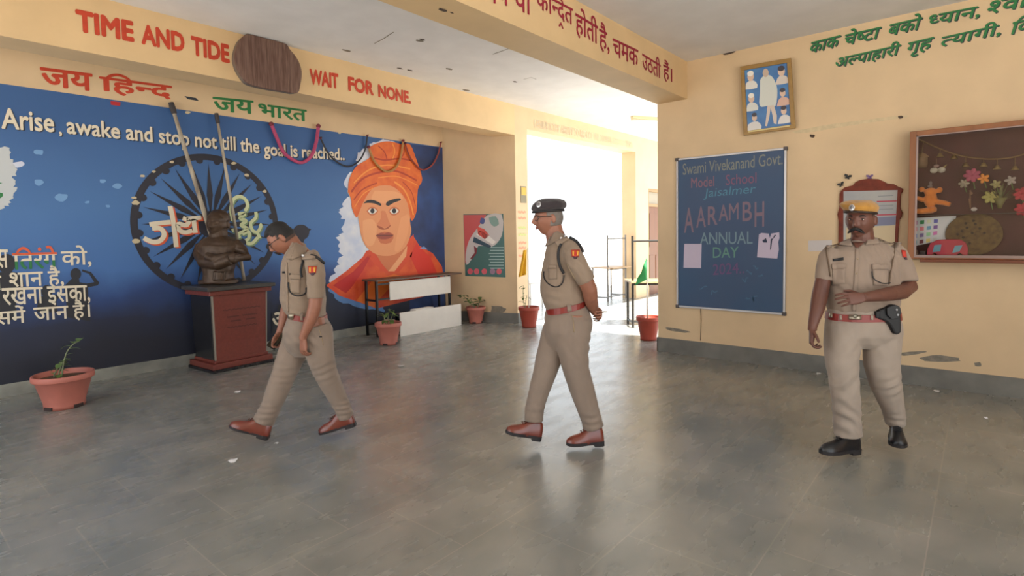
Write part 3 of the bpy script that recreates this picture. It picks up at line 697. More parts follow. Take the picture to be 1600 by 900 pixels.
# ---- hanging ropes on the mural
M_nail = mat('rusty nail', (80, 60, 52), .5, metal=.6)
for px, col, r, lab in ((((424, 194), (432, 214), (445, 240), (469, 254), (486, 244), (494, 222), (497.5, 197)), (176, 70, 108), .024, 'thick pink rope hanging in a loop over the words goal is reached'),
                        (((501, 216), (512, 238), (528, 254), (546, 260), (562, 250), (571, 232), (574, 212)), (48, 50, 58), .012, 'thin black rope loop hanging left of the orange turban'),
                        (((576, 230), (584, 250), (596, 264), (607, 268), (618, 262), (626, 245), (630, 220)), (176, 128, 76), .019, 'tan rope loop hanging over the top of the orange turban'),
                        (((633, 224), (640, 244), (652, 260), (662, 265.5), (675, 258), (684, 242), (689, 223)), (146, 66, 58), .013, 'thin reddish rope loop hanging at the right edge of the mural')):
    P = [pY(x, y, YM-.045) for x, y in px]; t = thing('hanging_rope', lab, 'rope', P[0], 'rope loops hung along the mural top')
    obj('rope', tube(smooth_path(P, 6), r, 8), mat('rope %d %d %d' % col, col, .7, var=.1, vscale=40), t, smooth=True)
    for q in (P[0], P[-1]): obj('nail', tube([q+V((0, .028, .01)), q+V((0, -.03, .01))], .008, 8), M_nail, t)
    obj('knot', sball(P[-1], r*1.35), mat('knot cloth', (120, 50, 60), .8), t, smooth=True); obj('knot', sball(P[0], r*1.35), mat('knot cloth', (120, 50, 60), .8), t, smooth=True)

# ---- desk and bench in the alcove
M_blk = mat('black painted steel', (28, 27, 28), .4, metal=.3); M_lam = mat('white laminate', (214, 206, 196), .4, var=.03); M_woodt = mat('worn desk wood', (158, 128, 92), .5, var=.12, vscale=5, stretch=(.4, 3, 3))
def bar(a, b, w=.016):
    return tube([a, b], w, 6)
yf, yk = 6.93, 7.24; x0, x1 = 5.06, 6.56
t = thing('school_desk', 'long black framed school desk with a white front panel against the mural', 'desk', (5.8, 7.08, 0))
obj('desk_top', box(5.02, 6.80, yf-.06, yk, .838, .862), mat('dark edged desk top', (96, 74, 60), .5), t, bevel=.004)
obj('front_panel', box(5.29, 6.56, yf-.02, yf, .53, .815), M_lam, t, bevel=.002)
for x in (5.06, 6.55):
    for y in (yf, yk-.05): obj('leg', box(x-.016, x+.016, y-.016, y+.016, 0, .838), M_blk, t)
    obj('side_rail', box(x-.014, x+.014, yf, yk-.05, .53, .56), M_blk, t)
for z in (.79, .56): obj('front_rail', box(5.06, 5.30, yf-.012, yf+.012, z-.012, z+.012), M_blk, t)
obj('back_rail', box(5.06, 6.55, yk-.06, yk-.04, .15, .18), M_blk, t)
t = thing('school_bench', 'low bench with a long white front panel standing before the black framed desk', 'bench', (5.92, 6.75, 0))
obj('front_panel', box(5.275, 6.555, 6.66, 6.68, .0, .36), M_lam, t, bevel=.002)
obj('seat', box(5.29, 6.54, 6.682, 6.86, .31, .335), mat('dark bench seat', (46, 44, 48), .5), t, bevel=.004)
for x in (5.32, 6.5): obj('leg', box(x-.015, x+.015, 6.80, 6.83, 0, .31), M_blk, t)
tag(obj('paper_stack', prism([V((5.62, 6.70, .336)), V((6.0, 6.72, .336)), V((5.98, 6.84, .336)), V((5.60, 6.82, .336))], (0, 0, .03)), mat('white paper', (224, 220, 214), .7), bevel=.003), 'flat white stack of papers lying on the low bench seat', 'papers')
tag(obj('grey_carton', box(5.12, 5.24, 6.74, 6.86, 0, .26), mat('grey card', (150, 140, 128), .7), bevel=.004), 'small grey carton beside the left end of the low bench', 'box')

# ---- pots
M_soil = mat('potting soil', (96, 72, 50), .95, var=.3, vscale=60); M_leaf = mat('green leaf', (74, 98, 44), .5, rgb2=(98, 124, 60), vscale=8); M_stem = mat('pale stem', (122, 128, 96), .6)
def pot(name, lab, loc, r, h, rgb, cat='plant pot', group=None, feet=True):
    t = thing(name, lab, cat, loc, group); c = V(loc); ma = mat('pot %d %d %d' % rgb, rgb, .5, var=.06, vscale=8)
    rb_ = r*.66
    prof = [(0, .03), (rb_*.6, .03), (rb_, .0), (rb_, .03), (rb_*1.02, .06), (r*.90, h*.82), (r*.92, h*.83), (r*.99, h*.84), (r*1.0, h*.86), (r*1.0, h*.97), (r*.985, h), (r*.93, h), (r*.91, h*.97), (r*.88, h*.80), (0, h*.78)]
    obj('pot_body', lathe(prof, c, 40), ma, t, smooth=True)
    obj('soil', lathe([(0, h*.86), (r*.5, h*.87), (r*.885, h*.85), (r*.88, h*.80)], c, 30), M_soil, t, smooth=True)
    if feet:
        for k in range(4):
            a = k*math.pi/2+.5; q = c+V((math.cos(a)*rb_*.93, math.sin(a)*rb_*.93, .018))
            obj('foot_gap_shade', obox(q, V((-math.sin(a), math.cos(a), 0))*r*.18, V((math.cos(a), math.sin(a), 0))*r*.06, V((0, 0, .015))), mat('painted gap shade', (50, 34, 30), .8), t)  # solid dark blocks, shade between the pot feet put in as colour
    return t
def leaf(p, d, l, wd, droop=.3):
    d = V(d).normalized(); s = d.cross(UP)
    if s.length < .05: s = V((1, 0, 0))
    s.normalize(); u = s.cross(d); v, f = [], []
    n = 7
    for i in range(n):
        q = i/(n-1); ww = wd*math.sin(math.pi*min(1, q*.93+.05))**.8; c = V(p)+d*(l*q)-UP*(droop*l*q*q)
        v += [c-s*ww*.5+u*ww*.12, c, c+s*ww*.5+u*ww*.12]
    for i in range(n-1): f += [(3*i, 3*i+1, 3*i+4, 3*i+3), (3*i+1, 3*i+2, 3*i+5, 3*i+4)]
    return v, f
def plant(t, base, stems, parent_name='stem', lw=.045, ll=.09, nl=6, seed=1, ma=None):
    rnd = random.Random(seed)
    for pts in stems:
        P = smooth_path([V(base)+V(q) for q in pts], 5); s = obj('stem', tube(P, [.007*(1-.5*i/len(P)) for i in range(len(P))], 6), M_stem, t, smooth=True)
        for k in range(nl):
            i = int((.35+.64*k/max(1, nl-1))*(len(P)-1)); a = rnd.uniform(0, 6.28)
            obj('leaf', leaf(P[i], (math.cos(a), math.sin(a), rnd.uniform(.0, .8)), ll*rnd.uniform(.7, 1.25), lw*rnd.uniform(.8, 1.2), rnd.uniform(.2, .6)), ma or M_leaf, s, smooth=True)
def at(px, py, Z=0): return pZ(px, py, Z)
SALM = (178, 106, 92); RED = (160, 66, 50)
def R3(a, b, u): return Rh*a+Fh*b+UP*u
b0 = at(88, 640)+Fh*.1; t = pot('potted_plant', 'salmon pot with a thin leaning plant in front of the mural at the left', b0, .235, .31, SALM, group='salmon pots with small plants')
plant(t, b0+UP*.24, [[R3(-.09, 0, 0), R3(-.08, 0, .06), R3(-.03, 0, .14), R3(0, 0, .17)], [R3(-.03, .02, 0), R3(.0, 0, .12), R3(.04, 0, .25), R3(.10, 0, .33), R3(.16, 0, .36)], [R3(-.05, .0, 0), R3(-.03, 0, .1), R3(.02, 0, .2)]], lw=.05, ll=.09, nl=6, seed=3)
b1 = at(605, 540)+Fh*.1; t = pot('potted_plant', 'salmon pot with a short leafy plant left of the low white bench', b1, .185, .31, SALM, group='salmon pots with small plants')
plant(t, b1+UP*.24, [[R3(-.01, 0, 0), R3(.0, 0, .14), R3(.02, 0, .26)], [R3(.0, 0, 0), R3(.04, .02, .12), R3(.09, 0, .24)], [R3(-.02, 0, 0), R3(-.05, 0, .12), R3(-.06, .02, .18)]], lw=.06, ll=.11, nl=6, seed=5)
b2 = at(743, 506)+Fh*.1; t = pot('potted_plant', 'salmon pot with a drooping broad leaf plant under the tricolour poster', b2, .17, .28, SALM, group='salmon pots with small plants')
plant(t, b2+UP*.22, [[R3(.0, 0, 0), R3(-.1, 0, .14), R3(-.2, 0, .24), R3(-.28, 0, .24)], [R3(.02, 0, 0), R3(.05, 0, .1), R3(.08, 0, .18)], [R3(.0, 0, 0), R3(-.04, -.03, .13), R3(-.1, -.04, .2)]], lw=.08, ll=.15, nl=5, seed=9)
b3 = at(827, 512)+Fh*.08; t = pot('potted_plant', 'red pot with a thin shoot and white stick left of the bright opening', b3, .175, .33, RED, group='red pots holding flag sticks', feet=False)
plant(t, b3+UP*.26, [[R3(-.07, 0, 0), R3(-.08, 0, .15), R3(-.09, 0, .32), R3(-.08, 0, .42)], [R3(-.06, 0, 0), R3(-.05, 0, .14), R3(-.03, 0, .26)]], lw=.035, ll=.1, nl=6, seed=11)
b4 = at(1016, 533)+Fh*.1; t = pot('potted_plant', 'red pot holding the green flag stick at the corner of the right wall', b4, .17, .33, RED, group='red pots holding flag sticks', feet=False)
M_stick = mat('white stick', (226, 222, 214), .5)
def flag_on(lab, base, h, quad, rgb, stickr=.009):
    t = thing('flag', lab, 'flag', base)
    obj('stick', tube([base, base+UP*h], stickr, 8), M_stick, t, smooth=True)
    n = 10; vs = []; fs = []
    A, Bq, Cq, Dq = [V(q) for q in quad]
    for i in range(n+1):
        for j in range(n+1):
            u, w_ = i/n, j/n; p = (A*(1-u)+Bq*u)*(1-w_)+(Dq*(1-u)+Cq*u)*w_
            vs.append(p+Fh*(.018*math.sin(u*9+w_*3)*(.3+w_)))
    for i in range(n):
        for j in range(n): fs.append((i*(n+1)+j, (i+1)*(n+1)+j, (i+1)*(n+1)+j+1, i*(n+1)+j+1))
    o = obj('cloth', (vs, fs), mat('flag %d %d %d' % rgb, rgb, .75), t, smooth=True)
    sd = o.modifiers.new('s', 'SOLIDIFY'); sd.thickness = .004; return t
d4 = (b4-CAM).dot(_F); f = lambda x, y, dz=-.0: pD(x, y, d4+dz)
sb = b4+Rh*-.015+UP*.27
flag_on('green cloth flag drooping on a white stick in the red pot by the wall corner', sb, f(1011, 405).z-sb.z, [f(1011, 401), f(1013, 436), f(991, 446), f(1004, 420)], (52, 148, 84))
d3 = (b3-CAM).dot(_F); f3 = lambda x, y, dz=0: pD(x, y, d3+dz)
sb = b3+Rh*.0+UP*.27
flag_on('yellow cloth flag hanging folded on a white stick beside the pillar', sb, f3(824, 388).z-sb.z, [f3(817.5, 391), f3(823, 390), f3(822, 429), f3(810.5, 433)], (232, 176, 40))

# ---- tall metal framed desks in the passage and doorway
def tall_desk(lab, loc, dx, dy, col, w=1.2, d=.38, hz=1.45, seatz=.72):
    t = thing('tall_desk', lab, 'desk', loc, 'tall metal framed desks beyond the pillar'); c = V(loc); dx = V(dx).normalized(); dy = V(dy).normalized()
    ma = mat('frame %d' % col[0], col, .45, metal=.3)
    for u in (0, w):
        obj('leg', tube([c+dx*u, c+dx*u+UP*hz], .02, 8), ma, t); obj('leg', tube([c+dx*u+dy*d, c+dx*u+dy*d+UP*seatz], .02, 8), ma, t)
        obj('foot_rail', tube([c+dx*u+UP*.08, c+dx*u+dy*d+UP*.08], .014, 8), ma, t)
    obj('top_rail', tube([c+UP*(hz-.08), c+dx*w+UP*(hz-.08)], .016, 8), ma, t); obj('low_rail', tube([c+UP*.1, c+dx*w+UP*.1], .014, 8), ma, t)
    obj('desk_board', obox(c+dx*(w/2)+dy*(d*.3)+UP*(seatz+.012), dx*(w/2+.06), dy*(d*.75), UP*.014), M_woodt, t, bevel=.003)
    obj('under_rail', tube([c+UP*(seatz-.03), c+dx*w+UP*(seatz-.03)], .014, 8), ma, t)
    return t
q = pZ(989, 512); tall_desk('black tall metal desk frame with wooden top standing behind the green flag', q, Rh*.9-Fh*.1, Fh, (44, 42, 40), w=.9)
q = pZ(950, 471); tall_desk('thin grey tall desk frame standing in the bright doorway', q, V((1, -.06, 0)), V((0, 1, 0)), (120, 118, 116), w=.72)
q = pZ(838, 500)+V((.6, .6, 0)); t = thing('low_stand', 'thin white low metal stand glimpsed in the bright doorway behind the middle officer', 'stand', q)
for u in (0, .9):
    for v_ in (0, .4): obj('leg', tube([q+V((u, v_, 0)), q+V((u, v_, .55))], .013, 8), mat('pale steel', (190, 188, 186), .4), t)
obj('top', box(q.x-.03, q.x+.93, q.y-.03, q.y+.43, .55, .57), mat('pale steel', (190, 188, 186), .4), t)

# ---- tricolour poster on the slanted return wall
SD = (slant(1)-slant(0)).normalized()
def sp(x, y, k): return hit(x, y, slant(.5), NS)+NS*(.004+.0012*k)
t = thing('wall_poster', 'poster with a tricolour flag on red and green ground beside the mural', 'poster', sp(757, 431, 0))
def spoly(n, px, k, rgb, sm=0):
    P = [sp(x, y, k) for x, y in px]
    if sm: P = smooth_path(P+[P[0]], sm)[:-1]
    obj(n, flat(P), mat('poster %d %d %d' % rgb, rgb, .35), t)
c4 = [hit(x, y, slant(.5), NS) for x, y in ((724, 335), (786.5, 334), (790, 433.5), (727, 431))]
obj('sheet', prism([p+NS*.0005 for p in c4], NS*.003), mat('poster teal', (62, 104, 100), .35), t)
spoly('print', [(724.5, 336), (760, 335.5), (752, 350), (742, 372), (735, 400), (727, 412)], 1, (196, 84, 84))
spoly('print', [(742, 362), (752, 348), (762, 336), (784, 335), (786, 360), (780, 376), (768, 386), (748, 384), (738, 404), (729, 414), (728, 396), (733, 376)], 2, (196, 190, 188), 2)
spoly('print', [(746, 354), (757, 358), (765, 368), (758, 374), (747, 366)], 3, (206, 76, 62)); spoly('print', [(744, 366), (757, 374), (770, 382), (775, 378), (764, 368), (750, 360)], 3, (232, 228, 222)); spoly('print', [(741, 370), (756, 378), (768, 384), (766, 388), (750, 382), (739, 378)], 4, (40, 66, 84))
spoly('print', [(741, 384), (746, 388), (745, 396), (738, 405), (735, 404), (742, 395)], 5, (122, 44, 52)); spoly('print', [(764, 340), (775, 338), (780, 350), (772, 354), (766, 348)], 3, (126, 156, 146), 2); spoly('print', [(752, 340), (758, 342), (756, 350), (750, 348)], 4, (74, 84, 140), 2)
for i in range(8): spoly('text_rule', [(764+(i % 2)*2, 386+i*4.6), (787.5, 386+i*4.6), (787.6, 387.6+i*4.6), (764+(i % 2)*2, 387.6+i*4.6)], 4, (150, 178, 176))
for x in (735, 745, 757, 770, 780): spoly('print', circ(x, 424, 4.2), 3, (206, 92, 104) if x != 770 else (150, 120, 140))
c = bl(816, 302); obj_ = thing('wall_notice', 'small yellow and grey notice fixed high on the narrow pillar', 'notice', c)
obj('card', box(7.37, 7.52, YB-.008, YB, bl(816, 317).z, bl(816, 291).z), mat('notice grey', (130, 120, 92), .5), obj_); obj('yellow_panel', box(7.385, 7.505, YB-.011, YB-.008, bl(816, 305).z, bl(816, 293).z), mat('notice yellow', (212, 170, 60), .5), obj_)

# ---- ceiling batten light in the passage
q = pZ(1012, 183, ZL); t = thing('ceiling_light', 'slim pale batten light fixed to the passage ceiling', 'light', q)
dd = V((.9, -.5, 0)).normalized(); ss = V((.5, .9, 0)).normalized()
obj('housing', obox(q-UP*.025, dd*.35, ss*.04, UP*.025), mat('cream plastic', (216, 200, 160), .4), t, bevel=.006); obj('tube', tube([q-UP*.062-dd*.33, q-UP*.062+dd*.33], .014, 10), mat('tube glass', (240, 236, 224), .2), t, smooth=True)
for s_ in (-1, 1): obj('holder', obox(q-UP*.055+dd*(.34*s_), dd*.012, ss*.018, UP*.025), mat('cream plastic', (216, 200, 160), .4), t)

# ---- blue notice board
def wpt(x, y, o): return pX(x, y, XR)+V((-o, 0, 0))
tb = thing('notice_board', 'tall blue chalk notice board in a thin aluminium frame on the right wall', 'board', (XR-.02, 2.25, .6))
q = [pX(x, y, XR) for x, y in ((1062, 252), (1226.5, 234), (1222.5, 485.5), (1059.5, 477.5))]
y1, y0, z0, z1 = q[0].y, q[1].y, .605, 2.37
y1 += .01
obj('panel', box(XR-.018, XR-.002, y0, y1, z0, z1), mat('blue board', (60, 80, 112), .55, rgb2=(52, 82, 116), vscale=1.5), tb)
M_al = mat('aluminium', (176, 172, 172), .35, metal=.7)
obj('frame', merge(box(XR-.03, XR, y0-.022, y0, z0-.022, z1+.022), box(XR-.03, XR, y1, y1+.022, z0-.022, z1+.022), box(XR-.03, XR, y0, y1, z1, z1+.022), box(XR-.03, XR, y0, y1, z0-.022, z0)), M_al, tb, bevel=.002)
for yy in (y0-.011, y1+.011):
    for zz_ in (z0-.011, z1+.011): obj('corner_cap', obox((XR-.018, yy, zz_), (.017, 0, 0), (0, .02, 0), (0, 0, .02)), mat('dark cap', (84, 76, 74), .5), tb, bevel=.004)
def bw(x, y): return pX(x, y, XR-.018)
def chalk(s, a, b, h, rgb, off=.004, sl=0): obj('chalk_words', text_on(s, bw(*a), bw(*b), h, NR, off, .0015, sl), mat('chalk %d %d %d' % rgb, rgb, .9), tb)
chalk('Swami Vivekanand Govt.', (1067, 273.5), (1223, 257), .135, (136, 138, 130)); chalk('Model', (1080, 294), (1116, 291), .12, (140, 104, 118)); chalk('School', (1134, 289.5), (1182, 286), .12, (132, 92, 116))
chalk('Jaisalmer', (1099, 312.5), (1179, 306), .13, (88, 136, 158), .0, .15)
for i, (ch, x, yy_, h) in enumerate((('A', 1069, 364, .30), ('A', 1088, 356, .25), ('R', 1106, 352, .22), ('A', 1123, 346, .19), ('M', 1139, 344, .19), ('B', 1160, 346, .22), ('H', 1179, 355, .28))):
    chalk(ch, (x, yy_), (x+15, yy_-1), h, (132, 112, 126), .012)
chalk('ANNUAL', (1094, 382), (1176, 381), .14, (122, 146, 156), .006); chalk('DAY', (1114, 403), (1154, 402.5), .125, (104, 148, 134), .006); chalk('2024..', (1114, 430), (1163, 427), .13, (112, 84, 124), .006)
for k, (x, y) in enumerate(((1172, 425), (1180, 420), (1190, 430), (1165, 438), (1100, 452), (1115, 458), (1168, 462), (1178, 466))):
    obj('chalk_smudge', ribbon(smooth_path([bw(x+i*3-5+random.uniform(-3, 3), y+random.uniform(-5, 5)) for i in range(4)], 3), .012, NR, .001), mat('chalk smudge', (78, 110, 138), .9), tb)
M_pap = mat('lilac white paper', (196, 184, 204), .7)
def sheet(lab, px, torn=False, X=XR-.019, name='paper_sheet'):
    P = [pX(x, y, X) for x, y in px]; return tag(obj(name, prism(P, (-.003, 0, 0)), M_pap), lab, 'paper')
sheet('plain white paper sheet stuck on the left side of the blue board', [(1069.5, 381), (1096.5, 381), (1095.5, 419), (1068, 418.5)])
pp = sheet('torn white paper stuck on the right side of the blue board', [(1186, 366), (1190, 364), (1201, 365), (1203, 372), (1205, 365), (1217.5, 363), (1218, 372), (1216, 378), (1217, 390), (1214.5, 404), (1183, 402)])
torn = thing('ink_marks', 'x', 'x', pp.location); bpy.data.objects.remove(torn)
for px in ([(1191, 376), (1197, 372), (1199, 379), (1193, 379)], [(1204, 374), (1207, 372), (1205, 388), (1203, 391)], [(1210, 367), (1213, 367), (1206, 376)]):
    o = obj('tear', flat([pX(x, y, XR-.0235) for x, y in px]), mat('ink dark', (50, 60, 80), .8), pp)
tag(obj('dangling_string', tube([wpt(1095, 479, .01), wpt(1096, 500, .008), wpt(1095, 532, .008)], .004, 6), mat('dark cord', (110, 90, 70), .8)), 'thin dark cord hanging below the blue notice board', 'cord')

# ---- framed picture of a standing figure with five small portraits (generic print)
tp = thing('framed_picture', 'gilt framed blue print with a standing white robed figure high on the right wall', 'picture', pX(1200, 205, XR))
X0, X1 = XR-.10, XR-.03
A = [pX(x, y, XR-.07) for x, y in ((1158, 105), (1237, 91.5), (1242.5, 200), (1161.5, 211.5))]
A = [p+V((-.02*(1 if i < 2 else -1), 0, 0)) for i, p in enumerate(A)]   # leans out at the top
nP = (A[1]-A[0]).cross(A[3]-A[0]).normalized()
if nP.x > 0: nP = -nP
def pic(u, v, k=0): return (A[0]*(1-u)+A[1]*u)*(1-v)+(A[3]*(1-u)+A[2]*u)*v+nP*(.0012*k)
M_gilt = mat('dull gilt wood', (150, 116, 62), .4, metal=.2, var=.1, vscale=20)
def fr(u0, u1, v0, v1): return prism([pic(u0, v0, -8), pic(u1, v0, -8), pic(u1, v1, -8), pic(u0, v1, -8)], nP*.024)
obj('frame', merge(fr(0, 1, 0, .06), fr(0, 1, .94, 1), fr(0, .08, .06, .94), fr(.92, 1, .06, .94)), M_gilt, tp, bevel=.003)
obj('print', prism([pic(.08, .06, -8), pic(.92, .06, -8), pic(.92, .94, -8), pic(.08, .94, -8)], nP*.01), mat('print blue', (58, 104, 162), .4, rgb2=(76, 130, 184), vscale=5), tp)
def pp_(uv, k, rgb, sm=3, n='print_figure'):
    P = [pic(.08+.84*u, .06+.88*v, k+1) for u, v in uv]
    if sm: P = smooth_path(P+[P[0]], sm)[:-1]
    obj(n, flat(P), mat('print %d %d %d' % rgb, rgb, .4), tp)
def el(cx, cy, rx, ry): return [(cx+rx*math.cos(a), cy+ry*math.sin(a)) for a in np.linspace(0, 6.283, 13)[:-1]]
pp_([(.36, .2), (.46, .14), (.62, .16), (.72, .3), (.74, .45), (.68, .66), (.5, .64), (.32, .62), (.34, .4)], 1, (204, 206, 198)); pp_(el(.50, .10, .07, .07), 2, (190, 168, 150), 0); pp_([(.5, .64), (.58, .64), (.52, .84), (.46, .97), (.42, .96)], 1, (206, 190, 176), 0); pp_([(.56, .64), (.64, .62), (.70, .82), (.68, .96), (.62, .94), (.6, .8)], 1, (206, 190, 176), 0)
for cx, cy, r, sh in ((.14, .12, .1, (216, 212, 206)), (.13, .48, .09, (206, 206, 200)), (.18, .80, .075, (190, 170, 160)), (.86, .12, .1, (208, 196, 186)), (.86, .47, .08, (206, 168, 150)), (.86, .76, .08, (204, 184, 170))):
    pp_([(cx-.15 if cx > .2 else .0, cy+.2), (cx-.1 if cx > .2 else .02, cy+.1), (cx, cy+.06), (min(.99, cx+.12), cy+.1), (min(.99, cx+.14), cy+.2)], 1, sh if cy < .7 else (214, 210, 206), 2); pp_(el(cx, cy, r*.8, r*.75), 2, (212, 182, 160), 0); pp_(el(cx, cy-.05, r*.8, r*.45), 3, (232, 226, 216) if cx < .2 and cy < .6 else (60, 52, 60), 0)
obj('frame_bottom_strip', prism([pic(.1, .945, 12), pic(.9, .945, 12), pic(.9, .965, 12), pic(.1, .965, 12)], nP*.004), mat('cream strip', (206, 190, 130), .4), tp)
obj('hanger', tube([pic(.5, .05, 0), V((XR-.01, pic(.5, 0).y, pic(.5, 0).z-.03))], .005, 6), M_nail, tp)

# ---- carved wooden framed notice, name paper, butterflies
tn = thing('carved_notice_frame', 'carved reddish wood frame with arched crest holding grey notices behind the right officer', 'frame', (XR-.03, .85, 1.2))
o_px = [(1310, 402), (1310.5, 375), (1311, 345), (1309, 335), (1312, 325), (1312.5, 303), (1315, 298), (1320, 293), (1333, 290), (1337, 285), (1344, 281.5), (1357, 279.5), (1373, 280), (1382, 284), (1387, 287), (1397, 288), (1404, 292), (1411, 295), (1411, 299), (1407.5, 304), (1407, 325), (1410.5, 332), (1409, 339), (1405.5, 344), (1403.5, 372), (1403, 402)]
i_px = [(1318, 396), (1318, 299), (1402.5, 297), (1398, 372), (1397.5, 396)]
M_cw = mat('carved red wood', (112, 46, 28), .55, spec=.3, var=.2, vscale=14)
obj('carved_frame', prism([pX(x, y, XR-.001) for x, y in o_px], (-.028, 0, 0)), M_cw, tn, bevel=.006)
obj('notice_panel', prism([pX(x, y, XR-.029) for x, y in i_px], (-.004, 0, 0)), mat('grey notice', (150, 150, 152), .35, rgb2=(170, 166, 156), vscale=3), tn)
for yy in (314, 335): obj('red_rule', prism([pX(x, y, XR-.0335) for x, y in ((1370, yy), (1401, yy-1), (1401, yy+1), (1370, yy+2))], (-.001, 0, 0)), mat('red rule', (170, 54, 70), .5), tn)
obj('lower_panel', prism([pX(x, y, XR-.0335) for x, y in ((1365, 340), (1400, 338), (1399, 351), (1364, 353))], (-.001, 0, 0)), mat('notice dusk blue', (110, 112, 136), .4), tn)
obj('lower_panel', prism([pX(x, y, XR-.0335) for x, y in ((1322, 356), (1399, 352), (1397.5, 396), (1322, 396))], (-.001, 0, 0)), mat('notice cream', (190, 170, 136), .4), tn)
for y_ in (306, 321, 327): obj('text_rule', prism([pX(x, y, XR-.0335) for x, y in ((1372, y_), (1396, y_-1), (1396, y_), (1372, y_+1))], (-.001, 0, 0)), mat('notice print', (120, 122, 126), .4), tn)
P = [pX(x, y, XR-.002) for x, y in ((1263, 376), (1300, 375), (1300, 391), (1263, 393))]
tag(obj('name_paper', prism(P, (-.003, 0, 0)), mat('pale lilac paper', (200, 192, 190), .7)), 'small blank pale paper strip on the wall left of the carved frame', 'paper')
def butterfly(x, y, r, rgb, lab, a0=0.0):
    c = pX(x, y, XR-.012); t = thing('butterfly_ornament', lab, 'ornament', c, 'paper butterflies around the carved frame'); s = r/FPX*(c-CAM).dot(_F)
    ma = mat('butterfly %d %d %d' % rgb, rgb, .5)
    for sg in (-1, 1):
        for dy, dz, q in ((.6, .55, 1.0), (.5, -.45, .75)):
            P = [V((0, 0, 0)), V((0, sg*dy*.3, dz*1.3)), V((0, sg*dy*1.5, dz*1.5)), V((0, sg*dy*1.6, dz*.6)), V((0, sg*dy*.8, 0))]
            P = [V((-.006*abs(p.y)*6, p.y*math.cos(a0)-p.z*math.sin(a0), p.y*math.sin(a0)+p.z*math.cos(a0)))*1 for p in P]
            obj('wing', prism([c+V((p.x*s*6, p.y*s*q, p.z*s*q)) for p in P], (-.002, 0, 0)), ma, t)
    obj('body', tube([c+V((-.004, 0, s*.5)), c+V((-.004, 0, -s*.5))], s*.1, 6), ma, t)
butterfly(1324.5, 277, 5.5, (26, 24, 26), 'upper black paper butterfly left of the carved frame', .3); butterfly(1314.5, 289, 5, (30, 27, 28), 'lower black paper butterfly left of the carved frame', -.4); butterfly(1359, 277, 5, (112, 84, 130), 'purple paper butterfly on top of the carved frame crest')

# ---- display case on the right wall
tc_ = thing('display_case', 'wall mounted glass fronted wooden display case with maroon lining', 'display case', (XR-.08, -.3, 1.2))
XF = XR-.16
cy1 = pX(1422, 206, XF).y; cz1 = pX(1422, 206, XF).z; cz0 = pX(1424, 404, XF).z; cy0 = -1.25
M_case = mat('case wood', (140, 88, 52), .4, var=.15, vscale=6, stretch=(2, 2, .3)); M_lin = mat('maroon lining', (66, 34, 36), .8, rgb2=(86, 44, 42), vscale=2)
obj('back_panel', box(XR-.012, XR-.001, cy0, cy1, cz0, cz1), M_lin, tc_)
obj('carcass', merge(box(XF+.012, XR-.001, cy1-.015, cy1, cz0, cz1), box(XF+.012, XR-.001, cy0, cy0+.015, cz0, cz1), box(XF+.012, XR-.001, cy0, cy1, cz1-.015, cz1), box(XF+.012, XR-.001, cy0, cy1, cz0, cz0+.015)), M_case, tc_)
obj('door_frame', merge(box(XF-.012, XF+.012, cy1-.05, cy1, cz0, cz1), box(XF-.012, XF+.012, cy0, cy0+.05, cz0, cz1), box(XF-.012, XF+.012, cy0+.05, cy1-.05, cz1-.045, cz1), box(XF-.012, XF+.012, cy0+.05, cy1-.05, cz0, cz0+.035)), M_case, tc_, bevel=.004)
obj('inner_trim', merge(box(XF-.014, XF-.006, cy1-.065, cy1-.05, cz0+.035, cz1-.045), box(XF-.014, XF-.006, cy0+.05, cy1-.05, cz1-.055, cz1-.045), box(XF-.014, XF-.006, cy0+.05, cy1-.05, cz0+.012, cz0+.035)), mat('silver trim', (150, 130, 126), .35, metal=.5), tc_)
obj('glass_pane', box(XF-.002, XF+.002, cy0+.05, cy1-.05, cz0+.035, cz1-.045), glass_mat(), tc_)
obj('ledge', box(XF-.05, XR-.001, cy0-.02, pX(1437, 407, XF-.05).y, cz0-.03, cz0), mat('ledge wood', (112, 58, 32), .4, var=.1), tc_, bevel=.005)
XI = XR-.085
def ci(x, y, X=XI): return pX(x, y, X)
ps = (ci(1500, 300)-ci(1501, 300)).length
fz = cz0+.0155
# plush bear
t = thing('plush_bear', 'orange plush bear sitting with arm out inside the display case', 'soft toy', ci(1452, 335))
cb = [ball(ci(1454, 312), (.035, 0, 0), (0, .052, 0), (0, 0, .075)), ball(ci(1440, 296), (.02, 0, 0), (0, .025, 0), (0, 0, .025)), ball(ci(1468, 297), (.02, 0, 0), (0, .024, 0), (0, 0, .028)), ball(ci(1454, 300), (.03, 0, 0), (0, .05, 0), (0, 0, .04)),
      tube([ci(1462, 315), ci(1475, 317, XI-.01), ci(1485, 320, XI-.02)], [.026, .022, .02], 12), tube([ci(1443, 313), ci(1432, 309, XI-.01), ci(1426, 306, XI-.01)], [.022, .02, .02], 12), tube([ci(1458, 328), ci(1440, 330, XI-.03), ci(1428, 330, XI-.03)], [.03, .026, .022], 12), tube([ci(1450, 328), ci(1462, 327, XI-.03)], [.03, .026], 12)]
obj('body', wrinkle(remesh(merge(*cb), .006, 3), lambda p: .002*noise.noise(p*120)), mat('orange plush', (214, 122, 46), .9, sheen=.4, bump=.5, bscale=200), t, smooth=True)
obj('bow', merge(ball(ci(1453, 291, XI-.02), (.012, 0, 0), (0, .02, 0), (0, 0, .01)), ball(ci(1454, 286, XI-.01), (.012, 0, 0), (0, .012, 0), (0, 0, .02))), mat('grey ribbon', (128, 112, 108), .6), t, smooth=True)
obj('glass_shelf', box(XF+.02, XR-.014, cy0+.02, cy1-.017, ci(1452, 336).z-.004, ci(1452, 336).z), mat('dark shelf', (54, 36, 34), .4), tc_)
